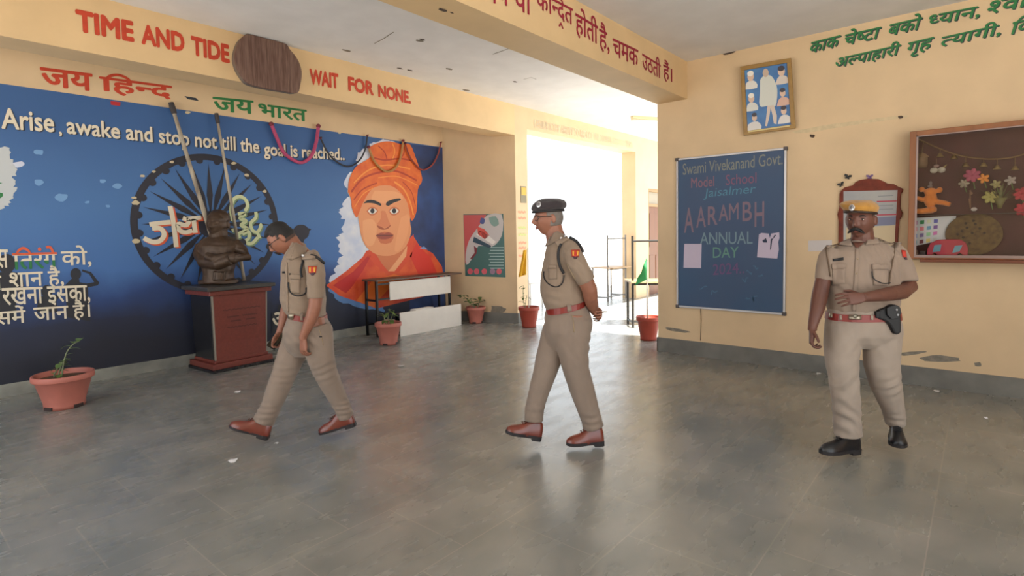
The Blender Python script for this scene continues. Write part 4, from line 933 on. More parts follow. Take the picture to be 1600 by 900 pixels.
# chart
t = thing('wall_chart', 'white chart with rows of coloured squares leaning inside the display case', 'chart', ci(1455, 395))
A4 = [ci(x, y, XR-.04) for x, y in ((1422, 341), (1494, 337), (1491, 372), (1421, 386))]
obj('sheet', prism(A4, (-.003, 0, 0)), mat('chart white', (206, 206, 204), .6), t)
cols = [(180, 80, 150), (60, 140, 80), (206, 206, 170), (90, 90, 160), (210, 110, 130), (220, 120, 130), (90, 150, 180), (120, 80, 150), (60, 120, 190), (130, 110, 160), (150, 200, 150), (200, 110, 170), (70, 150, 170), (120, 50, 60), (220, 200, 120), (200, 200, 190)]
for i in range(16):
    u, v_ = .08+.15*(i % 4), .1+.24*(i//4); q = lambda u, v: (A4[0]*(1-u)+A4[1]*u)*(1-v)+(A4[3]*(1-u)+A4[2]*u)*v+V((-.0042, 0, 0))
    obj('square', flat([q(u, v_), q(u+.09, v_), q(u+.09, v_+.14), q(u, v_+.14)]), mat('chart %d %d %d' % cols[i], cols[i], .6), t)
# woven disc
dc = ci(1521, 366, XR-.05); R_ = 35/FPX*(dc-CAM).dot(_F)
t = thing('woven_disc', 'round brown woven disc with dark spots at the bottom of the display case', 'basket', dc-UP*R_)
obj('disc', prism([dc+V((0, math.cos(a)*R_*1.0, math.sin(a)*R_*.93)) for a in np.linspace(0, 6.283, 41)[:-1]], (-.02, 0, 0)), mat('woven cane', (112, 88, 50), .8, rgb2=(84, 62, 40), vscale=30, bump=.5, bscale=120), t, bevel=.006)
for x, y in ((1511, 356), (1519, 364), (1503, 361), (1496, 366), (1521, 345), (1524, 350), (1531, 357), (1538, 364), (1505, 371), (1515, 380), (1509, 349)):
    q = pX(x, y, dc.x-.021); obj('spot', flat([q+V((-.001, math.cos(a)*.011, math.sin(a)*.011)) for a in np.linspace(0, 6.28, 9)[:-1]]), mat('dark spot', (48, 32, 28), .8), t)
# toy car
t = thing('toy_car', 'red toy car with two light blue windows at the bottom of the display case', 'toy car', ci(1480, 398))
Xc = XF+.03
P = [pX(x, y, Xc) for x, y in ((1448, 398), (1449, 388), (1454, 380), (1464, 375), (1480, 374), (1500, 374), (1509, 379), (1513, 388), (1512, 399), (1505, 399), (1500, 395), (1494, 399), (1466, 399), (1460, 395), (1455, 399))]
zmin = min(p.z for p in P); P = [p+UP*max(0, fz-zmin) for p in P]; lift = max(0, fz-zmin)
obj('car_body', prism(P, (.05, 0, 0)), mat('red toy plastic', (176, 40, 62), .35), t, bevel=.006)
for px in ([(1460, 383), (1471, 382), (1469, 393), (1457, 394)], [(1492, 384), (1504, 383), (1499, 393), (1488, 395)]): obj('window', prism([pX(x, y, Xc-.002)+UP*lift for x, y in px], (-.003, 0, 0)), mat('toy window blue', (104, 156, 172), .3), t)
for x in (1458, 1500): q = pX(x, 397, Xc); q = V((q.x+.01, q.y, fz+.012)); obj('wheel', tube([q+V((-.012, 0, 0)), q+V((.04, 0, 0))], .012, 14), mat('tan toy wheel', (190, 140, 90), .5), t)
tag(obj('small_box', box(Xc+.02, Xc+.07, ci(1446, 390).y-.005, ci(1437, 390).y, fz, fz+.055), mat('dark box', (52, 36, 32), .5), bevel=.003), 'small dark box beside the red toy car in the display case', 'box')
tag(obj('beige_ornament', merge(ball((Xc+.05, ci(1429, 390).y, fz+.035), (.03, 0, 0), (0, .03, 0), (0, 0, .035))), mat('beige clay', (140, 112, 88), .7), smooth=True), 'rounded beige ornament in the lower left corner of the display case', 'ornament')
tag(obj('white_stone', ball(ci(1522, 327, XR-.05), (.01, 0, 0), (0, .022, 0), (0, 0, .018)), mat('pale shell', (190, 176, 166), .5), smooth=True), 'small pale shell ornament pinned above the woven disc', 'ornament')
# garland of bells
t = thing('bell_garland', 'string of small brass bells looping across the top of the display case', 'garland', ci(1500, 250))
gp_ = [ci(x, y, XR-.05) for x, y in ((1430, 216), (1445, 222), (1470, 233), (1500, 243), (1535, 248), (1565, 248), (1590, 244), (1612, 236), (1640, 222))]
obj('string', tube(smooth_path(gp_, 5), .007, 6), mat('jute string', (120, 92, 62), .8), t, smooth=True)
for x, y, l in ((1469, 233, 14), (1491, 240, 10), (1509, 244, 18), (1537, 248, 14), (1558, 248, 18), (1586, 245, 22), (1607, 239, 24)):
    a = ci(x, y, XR-.05); b = ci(x, y+l-7, XR-.05); obj('bell_cord', tube([a, b], .003, 5), mat('jute string', (120, 92, 62), .8), t)
    obj('bell', lathe([(.005, .035), (.014, .03), (.018, .015), (.03, 0), (.026, 0), (.012, .018), (0, .022)], b-UP*.03, 14), mat('dull brass', (150, 124, 80), .4, metal=.6), t, smooth=True)
# hanging lantern house, owls, flowers
q = ci(1440, 262); t = thing('bird_house', 'beige hanging bird house ornament in the upper left of the display case', 'ornament', q)
obj('house_body', lathe([(0, 0), (.04, 0), (.048, .03), (.045, .09), (.03, .11), (0, .115)], q, 18), mat('beige wood', (120, 92, 66), .7, var=.15, vscale=20), t, smooth=True); obj('roof', lathe([(.058, .095), (.03, .125), (.006, .14), (0, .142)], q, 18), mat('roof straw', (134, 104, 74), .8), t, smooth=True); obj('hook_cord', tube([q+UP*.14, ci(1443, 222, XI)], .003, 5), mat('jute string', (120, 92, 62), .8), t)
q = ci(1465, 270); t = thing('white_bird_pair', 'pair of small white plush birds hanging in the display case', 'ornament', q)
for dy in (.028, -.028): obj('bird', merge(ball(q+V((0, dy, .024)), (.024, 0, 0), (0, .03, 0), (0, 0, .026))), mat('white plush', (176, 166, 148), .9), t, smooth=True)
obj('head_knot', ball(q+V((0, .01, .065)), (.016, 0, 0), (0, .022, 0), (0, 0, .015)), mat('pinkish knot', (150, 122, 112), .8), t, smooth=True); obj('hook_cord', tube([q+V((0, .01, .07)), q+V((0, .01, .13))], .003, 5), mat('jute string', (120, 92, 62), .8), t); obj('tail', tube([q+V((0, -.03, .03)), q+V((0, -.065, .07))], [.012, .003], 8), mat('straw', (150, 130, 80), .8), t)
def flower(lab, x, y, rgb, r, name='artificial_flower', n=7):
    q = ci(x, y); t = thing(name, lab, 'flower', q, 'artificial flowers in the display case'); ma = mat('petal %d %d %d' % rgb, rgb, .7)
    for k in range(n):
        a = k*2*math.pi/n; obj('petal', ball(q+V((-.01, math.cos(a)*r*.6, math.sin(a)*r*.6)), (.008, 0, 0), (0, math.cos(a)*r*.6, math.sin(a)*r*.6), (0, -math.sin(a)*r*.35, math.cos(a)*r*.35), 10, 7), ma, t, smooth=True)
    obj('stem', tube([q, q+V((.02, -.02, -r*2.2))], .004, 6), M_leaf, t); return t
flower('dusty pink artificial flower hanging below the bells', 1519, 274, (160, 70, 92), .055); flower('orange artificial flower right of the pink one', 1537, 279, (210, 130, 52), .038, n=5); flower('pale cream artificial flower below the pink one', 1506, 287, (150, 136, 116), .035, n=6); flower('yellowish artificial flower in the bouquet', 1547, 308, (160, 150, 84), .05, n=6); flower('small pale artificial flower at the right of the bouquet', 1579, 282, (150, 138, 128), .036, n=5); flower('upper pale yellow artificial flower in the bouquet', 1556, 288, (150, 140, 92), .035, n=5)
flower('red artificial flower near the right picture edge, upper', 1596, 303, (170, 44, 58), .05); flower('red artificial flower near the right picture edge, lower', 1598, 327, (176, 44, 60), .05)
q = ci(1562, 322); t = thing('bouquet_sheaf', 'green leafy bouquet sheaf wrapped at the bottom inside the display case', 'bouquet', q)
rnd = random.Random(4)
for k in range(26): obj('leaf', leaf(q+UP*.02, (rnd.uniform(-.15, .02), rnd.uniform(-.7, .8), rnd.uniform(.4, 1)), rnd.uniform(.1, .22), .02, .1), mat('dull green foliage', (82, 84, 52), .7, rgb2=(112, 108, 70), vscale=30), t, smooth=True)
obj('wrap', lathe([(.0, -.0), (.014, 0), (.02, .03), (.05, .09), (.046, .09), (.016, .03), (0, .02)], q-UP*.02, 16), mat('olive wrap', (110, 104, 60), .5), t, smooth=True)
q = ci(1516, 325); tag(obj('hanging_tassel', merge(tube([ci(1516, 297), q], .006, 6), ball(ci(1517, 302), (.012, 0, 0), (0, .014, 0), (0, 0, .014)), tube([ci(1515, 310), q], [.01, .004], 8)), mat('tan tassel', (130, 96, 74), .8), smooth=True), 'thin tan tassel hanging under the pink flower in the display case', 'tassel')

# ---- litter on the floor
M_lit = mat('litter paper', (222, 222, 224), .8)
for x, y, s, lab in ((363, 720, 9, 'crumpled white paper scrap on the floor below the left officer'), (372, 612, 6, 'small pale scrap on the floor left of the left officer'), (432, 693, 4, 'tiny pale scrap on the floor behind the raised brown shoe'), (626, 572, 7, 'white scrap on the floor in front of the salmon pot by the bench'), (1416, 592, 9, 'white scrap on the floor beside the right officer knee'), (1519, 605, 7, 'white scrap on the floor near the right picture edge'),
                     (1463, 611, 6, 'small white scrap between two others by the right wall'), (1540, 653, 5, 'tiny scrap nearest the lower right floor'), (1279, 584, 5, 'tiny pale scrap at the skirting left of the right officer')):
    c = pZ(x, y, .004); rnd = random.Random(x); r = s/FPX*(c-CAM).dot(_F); P = []
    vs = [c+V((0, 0, .008))]
    for k in range(8):
        a = k*.785; q = r*rnd.uniform(.55, 1.1); vs.append(c+V((math.cos(a)*q, math.sin(a)*q*.9, rnd.uniform(-.003, .01))))
    vs2 = [p-UP*.002 for p in vs]; n_ = len(vs)
    fs = [(0, 1+k, 1+(k+1) % 8) for k in range(8)]+[(n_, n_+1+(k+1) % 8, n_+1+k) for k in range(8)]+[(1+k, n_+1+k, n_+1+(k+1) % 8, 1+(k+1) % 8) for k in range(8)]
    tag(obj('paper_scrap', (vs+vs2, fs), M_lit), lab, 'litter', 'paper scraps on the floor')
# ================================================================ PEOPLE
M_skin = mat('brown skin', (150, 98, 74), .5, var=.06, vscale=25, bump=.08, bscale=150)
M_skin2 = mat('warm brown skin', (144, 95, 75), .5, var=.06, vscale=25, bump=.08, bscale=150)
M_skin3 = mat('deep brown skin', (98, 60, 48), .5, var=.06, vscale=25, bump=.08, bscale=150)
M_hair = mat('black hair', (24, 21, 21), .6, bump=.6, bscale=220); M_hairg = mat('grey hair', (120, 112, 106), .7, bump=.6, bscale=220)
def khaki(n, c): return mat(n, c, .8, var=.05, vscale=9, bump=.25, bscale=320, sheen=.15)
M_kh = khaki('khaki cotton', (138, 119, 102)); M_kht = khaki('khaki trouser cloth', (134, 117, 104)); M_khl = khaki('pale khaki cotton', (140, 122, 108)); M_khlt = khaki('pale khaki trouser cloth', (152, 138, 126))
M_belt = mat('red brown belt leather', (126, 38, 30), .4); M_brass = mat('belt buckle metal', (150, 140, 124), .3, metal=.8)
M_shoe = mat('brown leather', (112, 48, 34), .28, coat=.4, var=.1, vscale=20); M_shoeb = mat('black leather', (24, 24, 28), .3); M_hol = mat('black holster leather', (20, 20, 23), .5, spec=.35); M_sole = mat('dark rubber sole', (34, 30, 32), .6)
M_cord = mat('black cord', (26, 26, 30), .6); M_badge = mat('silver badge', (206, 206, 210), .3, metal=.6); M_eye = mat('eye white', (214, 206, 198), .3); M_iris = mat('dark iris', (30, 22, 20), .2)
M_lip = mat('lip skin', (142, 84, 70), .5); M_lens = None
def hand(wr, d, n, th, length=.185, curl=(.35, .4, .35), spread=.12, side=None, thumb=None):
    """wrist point, finger direction, palm-facing normal, th=+1/-1 thumb side. palm, four fingers of unequal length and a thumb"""
    d = V(d).normalized(); n = V(n); n = (n-d*n.dot(d)).normalized(); w_ = d.cross(n)*th; k = length/.185; ms = []
    st = []
    for q, hw, ht in ((-.03, .026, .020), (.0, .027, .019), (.03, .036, .017), (.06, .041, .016), (.085, .040, .0135), (.098, .036, .011)):
        st.append((V(wr)+d*(q*k)+n*(.004*math.sin(q*20)), w_*(hw*k), n*(ht*k)))
    ms.append(loft(st, 16, 2.6))
    for i, (o, L, r) in enumerate(((.031, .072, .0088), (.0105, .080, .0090), (-.0105, .074, .0086), (-.030, .059, .0076))):
        p = V(wr)+d*(.088*k)+w_*(o*k); fd = (d+w_*(o*spread/.03)).normalized(); ang = 0; pts = [p-fd*.02*k, p]; rr = [r*k, r*k*1.02]
        for j, sg in enumerate((.45, .31, .24)):
            ang += curl[j]*(1+.12*i); dd = (fd*math.cos(ang)+n*math.sin(ang))
            pts += [pts[-1]+dd*(L*sg*k*.55), pts[-1]+dd*(L*sg*k)]; rr += [r*k*(.93-.07*j), r*k*(.97-.08*j)]
        ms.append(tube(pts, rr, 10)); ms.append(sball(pts[-1], rr[-1]*.98, 10, 7))
    td = thumb or (.62, .62, .38); t1 = (d*td[0]+w_*td[1]+n*td[2]).normalized(); t2 = (d*.85+w_*.25+n*.42).normalized(); b = V(wr)+d*(.022*k)+w_*(.020*k)+n*(.006*k)
    pts = [b, b+t1*.026*k, b+t1*.047*k, b+t1*.047*k+t2*.018*k, b+t1*.047*k+t2*.033*k]
    ms.append(tube(pts, [.0145*k, .0125*k, .0105*k, .0098*k, .0085*k], 10)); ms.append(sball(pts[-1], .0085*k, 10, 7))
    return merge(*ms)
def shoe(name, heel, toe, up, root, ma, wd=.047, hh=.085, th=.042, chunky=1.0):
    "heel, toe: points at the sole; up: direction from sole"
    heel, toe, up = V(heel), V(toe), V(up); d = toe-heel; L = d.length; d.normalize(); up = (up-d*up.dot(d)).normalized(); s = d.cross(up)
    st = []
    for t, w_, h in ((.0, .55, .55), (.03, .70, .85), (.12, .80, 1.0), (.25, .80, 1.0), (.36, .80, .98), (.46, .84, .86), (.56, .93, .74), (.68, 1.0, .64), (.80, .97, .57), (.90, .82, .50), (.97, .52, .40), (1.0, .22, .26)):
        c = heel+d*(L*t)+up*.022; H = hh*h if t < .5 else th+(hh*h-th)*max(0, 1-(t-.5)/.35)*.8 if t < .85 else th*(1-.5*(t-.85)/.15)
        ring = []; n = 20
        for i in range(n):
            a = 2*math.pi*i/n; ca, sa = math.cos(a), math.sin(a)
            y = sa*H if sa > 0 else sa*.006
            x = math.copysign(abs(ca)**(.75 if sa > 0 else .4), ca)*wd*w_*(1-.22*max(0, sa)**2*(1 if t > .1 else .4))
            ring.append(c+s*x+up*y)
        st.append(ring)
    v = [p for r in st for p in r]; n = 20; m = len(st); f = [(k*n+i, k*n+(i+1) % n, (k+1)*n+(i+1) % n, (k+1)*n+i) for k in range(m-1) for i in range(n)]
    f += [tuple(range(n))[::-1], tuple(range((m-1)*n, m*n))]
    o = obj(name, (v, f), ma, root, smooth=True)
    out = []
    for t, w_ in ((-.01, .5), (.03, .78), (.12, .86), (.3, .80), (.45, .82), (.6, 1.0), (.72, 1.06), (.85, .98), (.95, .68), (1.01, .25)): out.append((t, w_))
    ol = [heel+d*(L*t)+s*(wd*w_) for t, w_ in out]+[heel+d*(L*t)-s*(wd*w_) for t, w_ in out[::-1]]
    obj('sole', prism([p+up*.010 for p in ol], up*.016*chunky), M_sole, o)
    hl = [heel+d*(L*t)+s*(wd*w_*q) for q, seq in ((1, ((-.01, .5), (.03, .78), (.12, .86), (.27, .82))), (-1, ((.27, .82), (.12, .86), (.03, .78), (-.01, .5)))) for t, w_ in seq]
    obj('heel_block', prism([p-up*.004 for p in hl], up*.016), M_sole, o)
    for t in (.48, .54, .60):
        c = heel+d*(L*t)+up*(.02+hh*(.98-1.05*(t-.40))*.93)
        obj('lace', tube([c+s*.022-up*.006, c+up*.004, c-s*.022-up*.006], .0035, 6), M_cord if ma is M_shoeb else mat('brown lace', (84, 38, 28), .6), o)
    return o
class Bvh:
    def __init__(s, m): s.t = BVHTree.FromPolygons([tuple(v) for v in m[0]], m[1])
    def px(s, x, y, lift=.0):
        d = ray(x, y).normalized(); h = s.t.ray_cast(CAM, d)
        if h[0] is None:
            h = None
            for r in range(1, 14):
                for a in range(8):
                    dd = ray(x+math.cos(a*.785)*r, y+math.sin(a*.785)*r).normalized(); g = s.t.ray_cast(CAM, dd)
                    if g[0] is not None: h = g; break
                if h: break
            if not h: return pD(x, y, 4)
        n = h[1]
        if n.dot(d) > 0: n = -n
        return h[0]+n*lift
def patch(bv, q, ma, name, parent, lift=.004, th=.006, n=8, m=8, **k):
    "piece of cloth lying on the surface: q = 4 pixel corners (tl, tr, br, bl)"
    v = []; q = [V((a, b, 0)) for a, b in q]
    for j in range(m+1):
        for i in range(n+1):
            u, w_ = i/n, j/m; p = (q[0]*(1-u)+q[1]*u)*(1-w_)+(q[3]*(1-u)+q[2]*u)*w_
            v.append(bv.px(p.x, p.y, lift))
    f = [(j*(n+1)+i, (j+1)*(n+1)+i, (j+1)*(n+1)+i+1, j*(n+1)+i+1) for j in range(m) for i in range(n)]
    o = obj(name, (v, f), ma, parent, smooth=True, **k); sd = o.modifiers.new('s', 'SOLIDIFY'); sd.thickness = th; sd.offset = -1 if False else 0; return o
def cordpx(bv, px, r, ma, name, parent, lift=.004, sm=4):
    P = []
    q = smooth_path([V((a, b, 0)) for a, b in px], sm)
    for p in q: P.append(bv.px(p.x, p.y, lift))
    for _ in range(2): P = [P[0]]+[(P[i-1]+P[i]*2+P[i+1])/4 for i in range(1, len(P)-1)]+[P[-1]]
    return obj(name, tube(P, r, 8), ma, parent, smooth=True)
def cloth_fn(a=.004, sc=10, st=(1, 1, .6), folds=()):
    def fn(p):
        w_ = a*noise.noise(V((p.x*sc*st[0], p.y*sc*st[1], p.z*sc*st[2])))+a*.5*noise.noise(V((p.x*sc*2.3+5, p.y*sc*2.3, p.z*sc*1.4)))
        for c, ax, wl, ext, am in folds:
            e = (p-c).length/ext
            if e < 2: w_ += am*math.sin((p-c).dot(ax)/wl*6.283+2.2*noise.noise(p*7))*math.exp(-e*e*2)
        return w_
    return fn
def hair_cap(Mx, fn_thick, ma, parent, name='hair'):
    "hair shell on the skull: fn_thick(x, y, z) in head metres, <=0 means bare"
    nu, nv = 64, 40; v, val = [], []
    for j in range(nv+1):
        ph = -math.pi*.2+math.pi*.7*j/nv
        for i in range(nu):
            th = 2*math.pi*i/nu; x, y, z = math.cos(ph)*math.sin(th)*.077, math.cos(ph)*math.cos(th)*.098, math.sin(ph)*.116
            if z < 0 and y < 0: y *= 1-.28*(-z/.116)
            t = fn_thick(x, y, z); k = 1+(t if t > 0 else -.004)/.095
            v.append(Mx @ V((x*k, y*k, z*k))); val.append(t)
    f = []
    for j in range(nv):
        for i in range(nu):
            q = (j*nu+(i+1) % nu, j*nu+i, (j+1)*nu+i, (j+1)*nu+(i+1) % nu)
            if max(val[a] for a in q) > 0: f.append(q)
    return obj(name, (v, f), ma, parent, smooth=True)
def face_bits(Mx, root, hairm, brow_t=.0045, mous=None, mous_c=None, gl=None, beard=None):
    r3 = Mx.to_3x3()
    for s in (-1, 1):
        e = obj('eye', ball(Mx @ V((s*.031, .0735, .0115)), r3 @ V((.0135, 0, 0)), r3 @ V((0, .0095, 0)), r3 @ V((0, 0, .0058)), 14, 10), M_eye, root, smooth=True)
        obj('iris', ball(Mx @ V((s*.031, .0822, .0115)), r3 @ V((.0058, 0, 0)), r3 @ V((0, .0022, 0)), r3 @ V((0, 0, .0052)), 12, 8), M_iris, e, smooth=True)
        obj('eyelid', tube([Mx @ V((s*.031+dx, .079-abs(dx)*.35+.003, .018-abs(dx)*.25)) for dx in (-.016, -.008, 0, .008, .016)], [.0018, .0028, .003, .0028, .0018], 8), M_iris, root, smooth=True)
        obj('eyebrow', tube([Mx @ V((s*x, y, z)) for x, y, z in ((.012, .0905, .029), (.024, .0895, .034), (.038, .083, .036), (.050, .073, .031))], [brow_t*.8, brow_t, brow_t*.9, brow_t*.4], 8), hairm, root, smooth=True)
    obj('lips', merge(tube([Mx @ V((x, .0968-abs(x)*.55-.003, -.056+abs(x)*-.06)) for x in (-.022, -.012, 0, .012, .022)], [.002, .004, .005, .004, .002], 8), tube([Mx @ V((x, .0965-abs(x)*.5-.003, -.066-abs(x)*-.1)) for x in (-.02, -.01, 0, .01, .02)], [.002, .0045, .0055, .0045, .002], 8)), M_lip, root, smooth=True)
    if mous:
        a, th = mous
        obj('moustache', tube([Mx @ V((x, .1035-abs(x)*.50, -.045-abs(x)**1.5*a)) for x in (-.046, -.036, -.024, -.012, 0, .012, .024, .036, .046)], [th*.3, th*.7, th, th*1.05, th*.8, th*1.05, th, th*.7, th*.3], 10), mous_c or hairm, root, smooth=True)
    if gl:
        fr_ = []
        for s in (-1, 1):
            fr_.append(tube([Mx @ V((s*.033+.025*math.cos(a), .0985-.012*abs(math.cos(a)) if s*math.cos(a) > 0 else .0985, .008+.019*math.sin(a))) for a in np.linspace(0, 6.283, 21)], .0021, 6))
            fr_.append(tube([Mx @ V((s*.058, .088, .014)), Mx @ V((s*.078, .06, .016)), Mx @ V((s*.083, .0, .014)), Mx @ V((s*.081, -.02, .004))], .0022, 6))
        fr_.append(tube([Mx @ V((-.009, .1005, .012)), Mx @ V((0, .103, .014)), Mx @ V((.009, .1005, .012))], .002, 6))
        g = obj('glasses', merge(*fr_), mat('dark spectacle frame', gl, .35), root, smooth=True)
def beret(Mx, root, ma, band, pts, name, badge, tw=1.0):
    "pts: rings (dx, dy, z, rx, ry, tilt_x, tilt_y) in head metres"
    st = []
    for dx, dy, z, rx, ry, tx, ty in pts:
        st.append((Mx @ V((dx, dy, z)), Mx.to_3x3() @ V((rx, 0, rx*tx)), Mx.to_3x3() @ V((0, ry, ry*ty))))
    m = remesh(loft(st, 36), .005, 5); m = wrinkle(m, lambda p: .003*noise.noise(p*28))
    o = obj(name, m, ma, root, smooth=True)
    dx, dy, z, rx, ry, tx, ty = pts[1]
    ring = [Mx @ V((dx+math.cos(a)*(rx+.002), dy+math.sin(a)*(ry+.002), z-.004+math.cos(a)*rx*tx+math.sin(a)*ry*ty)) for a in np.linspace(0, 6.283, 41)]
    obj('hat_band', tube(ring, .008, 8), band, o, smooth=True)
    a = badge[0]; zc = badge[1]; P = Mx @ V((math.cos(a)*(rx+.014), dy+math.sin(a)*(ry+.014), zc)); nn = (Mx.to_3x3() @ V((math.cos(a), math.sin(a), .15))).normalized(); s = nn.cross(UP).normalized(); u = s.cross(nn)
    b = obj('cap_badge', ball(P, s*.019, nn*.004, u*.022, 20, 8), M_badge, o, smooth=True)
    obj('emblem', merge(ball(P+nn*.004, s*.009, nn*.003, u*.011, 12, 7), tube([P+nn*.004+s*.013*math.cos(t)+u*.015*math.sin(t) for t in np.linspace(-.6, 3.74, 12)], .002, 6)), mat('badge dark', (120, 116, 116), .4, metal=.6), b, smooth=True)
    return o
def body_parts(root, skinm, skin_ms, shirt_ms, trouser_ms, shirtm, trm, sfn, tfn, voxel=.0038):
    bm = remesh(merge(*skin_ms), voxel, 3, .5)
    body = obj('body', bm, skinm, root, smooth=True)
    sm = wrinkle(remesh(merge(*shirt_ms), .0075, 7), sfn); sh = obj('shirt', sm, shirtm, root, smooth=True)
    tm = wrinkle(remesh(merge(*trouser_ms), .0075, 7), tfn); tr = obj('trousers', tm, trm, root, smooth=True)
    return sh, tr, Bvh(sm), Bvh(tm), Bvh(bm)
def sleeve_badge(bv, x, y, w_, h, parent):
    patch(bv, [(x-w_, y-h), (x+w_, y-h), (x+w_*.8, y+h*.5), (x-w_*.8, y+h*.5)], mat('patch red', (178, 50, 36), .7), 'sleeve_patch', parent, .004, .004, 4, 4)
    patch(bv, [(x-w_*.7, y+h*.4), (x+w_*.7, y+h*.4), (x+w_*.25, y+h), (x-w_*.25, y+h)], mat('patch navy', (70, 46, 56), .7), 'sleeve_patch', parent, .004, .004, 4, 3)
    for dx in (-.5, .5): patch(bv, [(x+dx*w_-w_*.22, y-h*.75), (x+dx*w_+w_*.22, y-h*.75), (x+dx*w_+w_*.15, y+h*.3), (x+dx*w_-w_*.15, y+h*.3)], mat('patch yellow', (214, 160, 60), .7), 'patch_mark', parent, .0065, .003, 3, 3)
NOSH = (1, 1, .55)

# ---------------------------------------------------------------- left officer (profile, walking, looking down at his path)
dL = 4.16; sL = FPX/dL; PL = lambda x, y, dz=0: pD(x, y, dL+dz)
rl = thing('person', 'bareheaded officer with glasses in khaki uniform walking left, head bowed, beside the pedestal', 'person', PL(455, 680)*1 if False else V((PL(460, 684).x, PL(460, 684).y, 0)))
fwd = (-Rh*.97-Fh*.24); hd = (fwd.normalized()*.80-UP*.60)
HL = frame(PL(441.5, 373.5, -.02), hd, UP, 1.03)
arm_near = [(490, 404, -.155, 11), (492, 425, -.20, 11.2), (493, 448, -.225, 10.6), (493.5, 466, -.23, 9.8), (492, 480, -.23, 9.6), (487, 496, -.225, 9.2), (480.5, 511, -.215, 7.6), (474.5, 524, -.205, 5.9), (473, 530, -.20, 5.8)]
arm_far = [(472, 406, .16, 11), (462, 430, .21, 10.5), (455, 455, .23, 9.8), (449, 478, .22, 9.2), (444.5, 496, .20, 8.6), (440, 512, .185, 6.4), (437.5, 519, .18, 6)]
wL = PL(473.5, 527, -.20); wF = PL(437, 519, .18)
skin = [head_mesh(HL, 1.0, 1.0, 1.0), limbP([(452, 370, 0, 10, .052), (459, 381, 0, 10.5, .056), (467, 393, 0, 13, .065), (471, 405, 0, 20, .1)], PL, sL),
        level([(480, 492, 0, 21, .13), (474, 465, 0, 24, .13), (472, 430, 0, 22, .14), (472, 410, 0, 18, .15), (470, 398, 0, 11, .10)], PL, sL),
        limbP(arm_near, PL, sL), limbP(arm_far, PL, sL),
        hand(wL, (PL(473.5, 556, -.20)-wL), Rh*.6+Fh*.8, -1, .18, (.35, .5, .4)), hand(wF, (PL(430, 538, .17)-wF), Fh*-.55+Rh*.85, 1, .18, (.6, .8, .5)),
        limbP([(486, 500, -.08, 20), (498, 545, -.08, 15), (511, 592, -.03, 10), (532, 630, .03, 8), (545, 655, .05, 6)], PL, sL), limbP([(474, 500, .08, 20), (458, 545, .05, 15), (440, 592, .0, 10), (422, 635, -.04, 8), (409, 665, -.05, 6)], PL, sL)]
shirt = [level([(480, 494, 0, 26.5, .165, -.2), (476, 484, 0, 29.5, .17, -.15), (474.5, 468, 0, 32.5, .175, -.05), (473.5, 450, 0, 31, .175), (473, 430, 0, 30, .18), (473, 415, 0, 29, .19, -.1), (473, 404, 0, 25, .19, -.2), (472, 396, 0, 20, .165, -.3), (470, 388, 0, 14.5, .095, -.5), (468, 382, 0, 11.5, .072, -.6)], PL, sL, 32, 2.4),
         limbP([(487, 398, -.12, 11), (491, 412, -.18, 13.5), (493.5, 430, -.215, 13.6), (494, 448, -.228, 13), (494.2, 466.5, -.232, 12.6)], PL, sL, 20),
         limbP([(472, 400, .13, 12), (466, 416, .18, 13.5), (460, 436, .215, 13.2), (455, 455, .228, 12.6)], PL, sL, 20)]
tr = [level([(481, 487, 0, 25.5, .165, -.2), (481, 500, 0, 29, .172, -.1), (481.5, 515, 0, 36, .178), (482, 530, 0, 37, .17), (482, 545, 0, 31, .12), (481, 556, 0, 20, .07)], PL, sL, 28),
      limbP([(491, 510, -.085, 25, .098), (497, 535, -.085, 23, .095), (502, 560, -.07, 20.5, .09), (509, 583, -.04, 18, .082), (519, 605, .0, 16, .074), (530, 625, .03, 14.5, .068), (537, 640, .045, 13.2, .064), (541, 652.5, .055, 12.6, .062)], PL, sL, 24),
      limbP([(471, 512, .085, 25, .098), (463, 538, .07, 23, .095), (452, 563, .035, 21, .09), (442, 590, .0, 18.5, .082), (433, 612, -.025, 16.8, .076), (423, 637, -.042, 15.2, .07), (414.5, 653, -.05, 15.6, .07), (411.5, 660, -.052, 16.2, .072)], PL, sL, 24)]
kn = PL(445, 588, -.05); ank = PL(415, 645, -.1); kn2 = PL(508, 582, -.1); ank2 = PL(538, 640, 0)
tf = cloth_fn(.0055, 9, NOSH, ((kn, UP, .05, .12, .004), (ank, UP, .045, .10, .006), (kn2, (UP-Rh*.4).normalized(), .05, .14, .004), (ank2, UP, .04, .09, .006), (PL(480, 530, -.15), (UP*.8+Rh*.6).normalized(), .06, .16, .004)))
sf = cloth_fn(.0055, 11, NOSH, ((PL(470, 470, -.15), (UP+Rh*.3).normalized(), .055, .16, .004), (PL(492, 445, -.2), UP, .06, .1, .0035)))
shL, trL, bvS, bvT, bvB = body_parts(rl, M_skin2, skin, shirt, tr, M_kh, M_kht, sf, tf)
hair_cap(HL, lambda x, y, z: (-.01 if (y > .04 and z < .072) else .003+.012*min(1, max(0, (z-.05)*40))) if z > .045 else (.0022 if (y < .012 and z > -.02 and (y < -.02 or z > .012)) else -.01), M_hair, rl)
hair_cap(HL, lambda x, y, z: .0014 if (y < .02 and -.035 < z < .055 and (y < -.015 or z > .006)) else -.01, mat('short faded hair', (84, 62, 54), .8), rl)
face_bits(HL, rl, M_hair, .0042, (4.0, .0062), None, (40, 34, 34))
obj('belt', level([(480.5, 496.5, 0, 28, .178, -.2), (480.5, 488.5, 0, 28, .178, -.2)], PL, sL, 36, 2.3), M_belt, rl, smooth=False)
patch(bvS, [(452, 490), (460, 490.5), (460, 500), (452, 499)], M_brass, 'belt_buckle', rl, .016, .006, 3, 3)
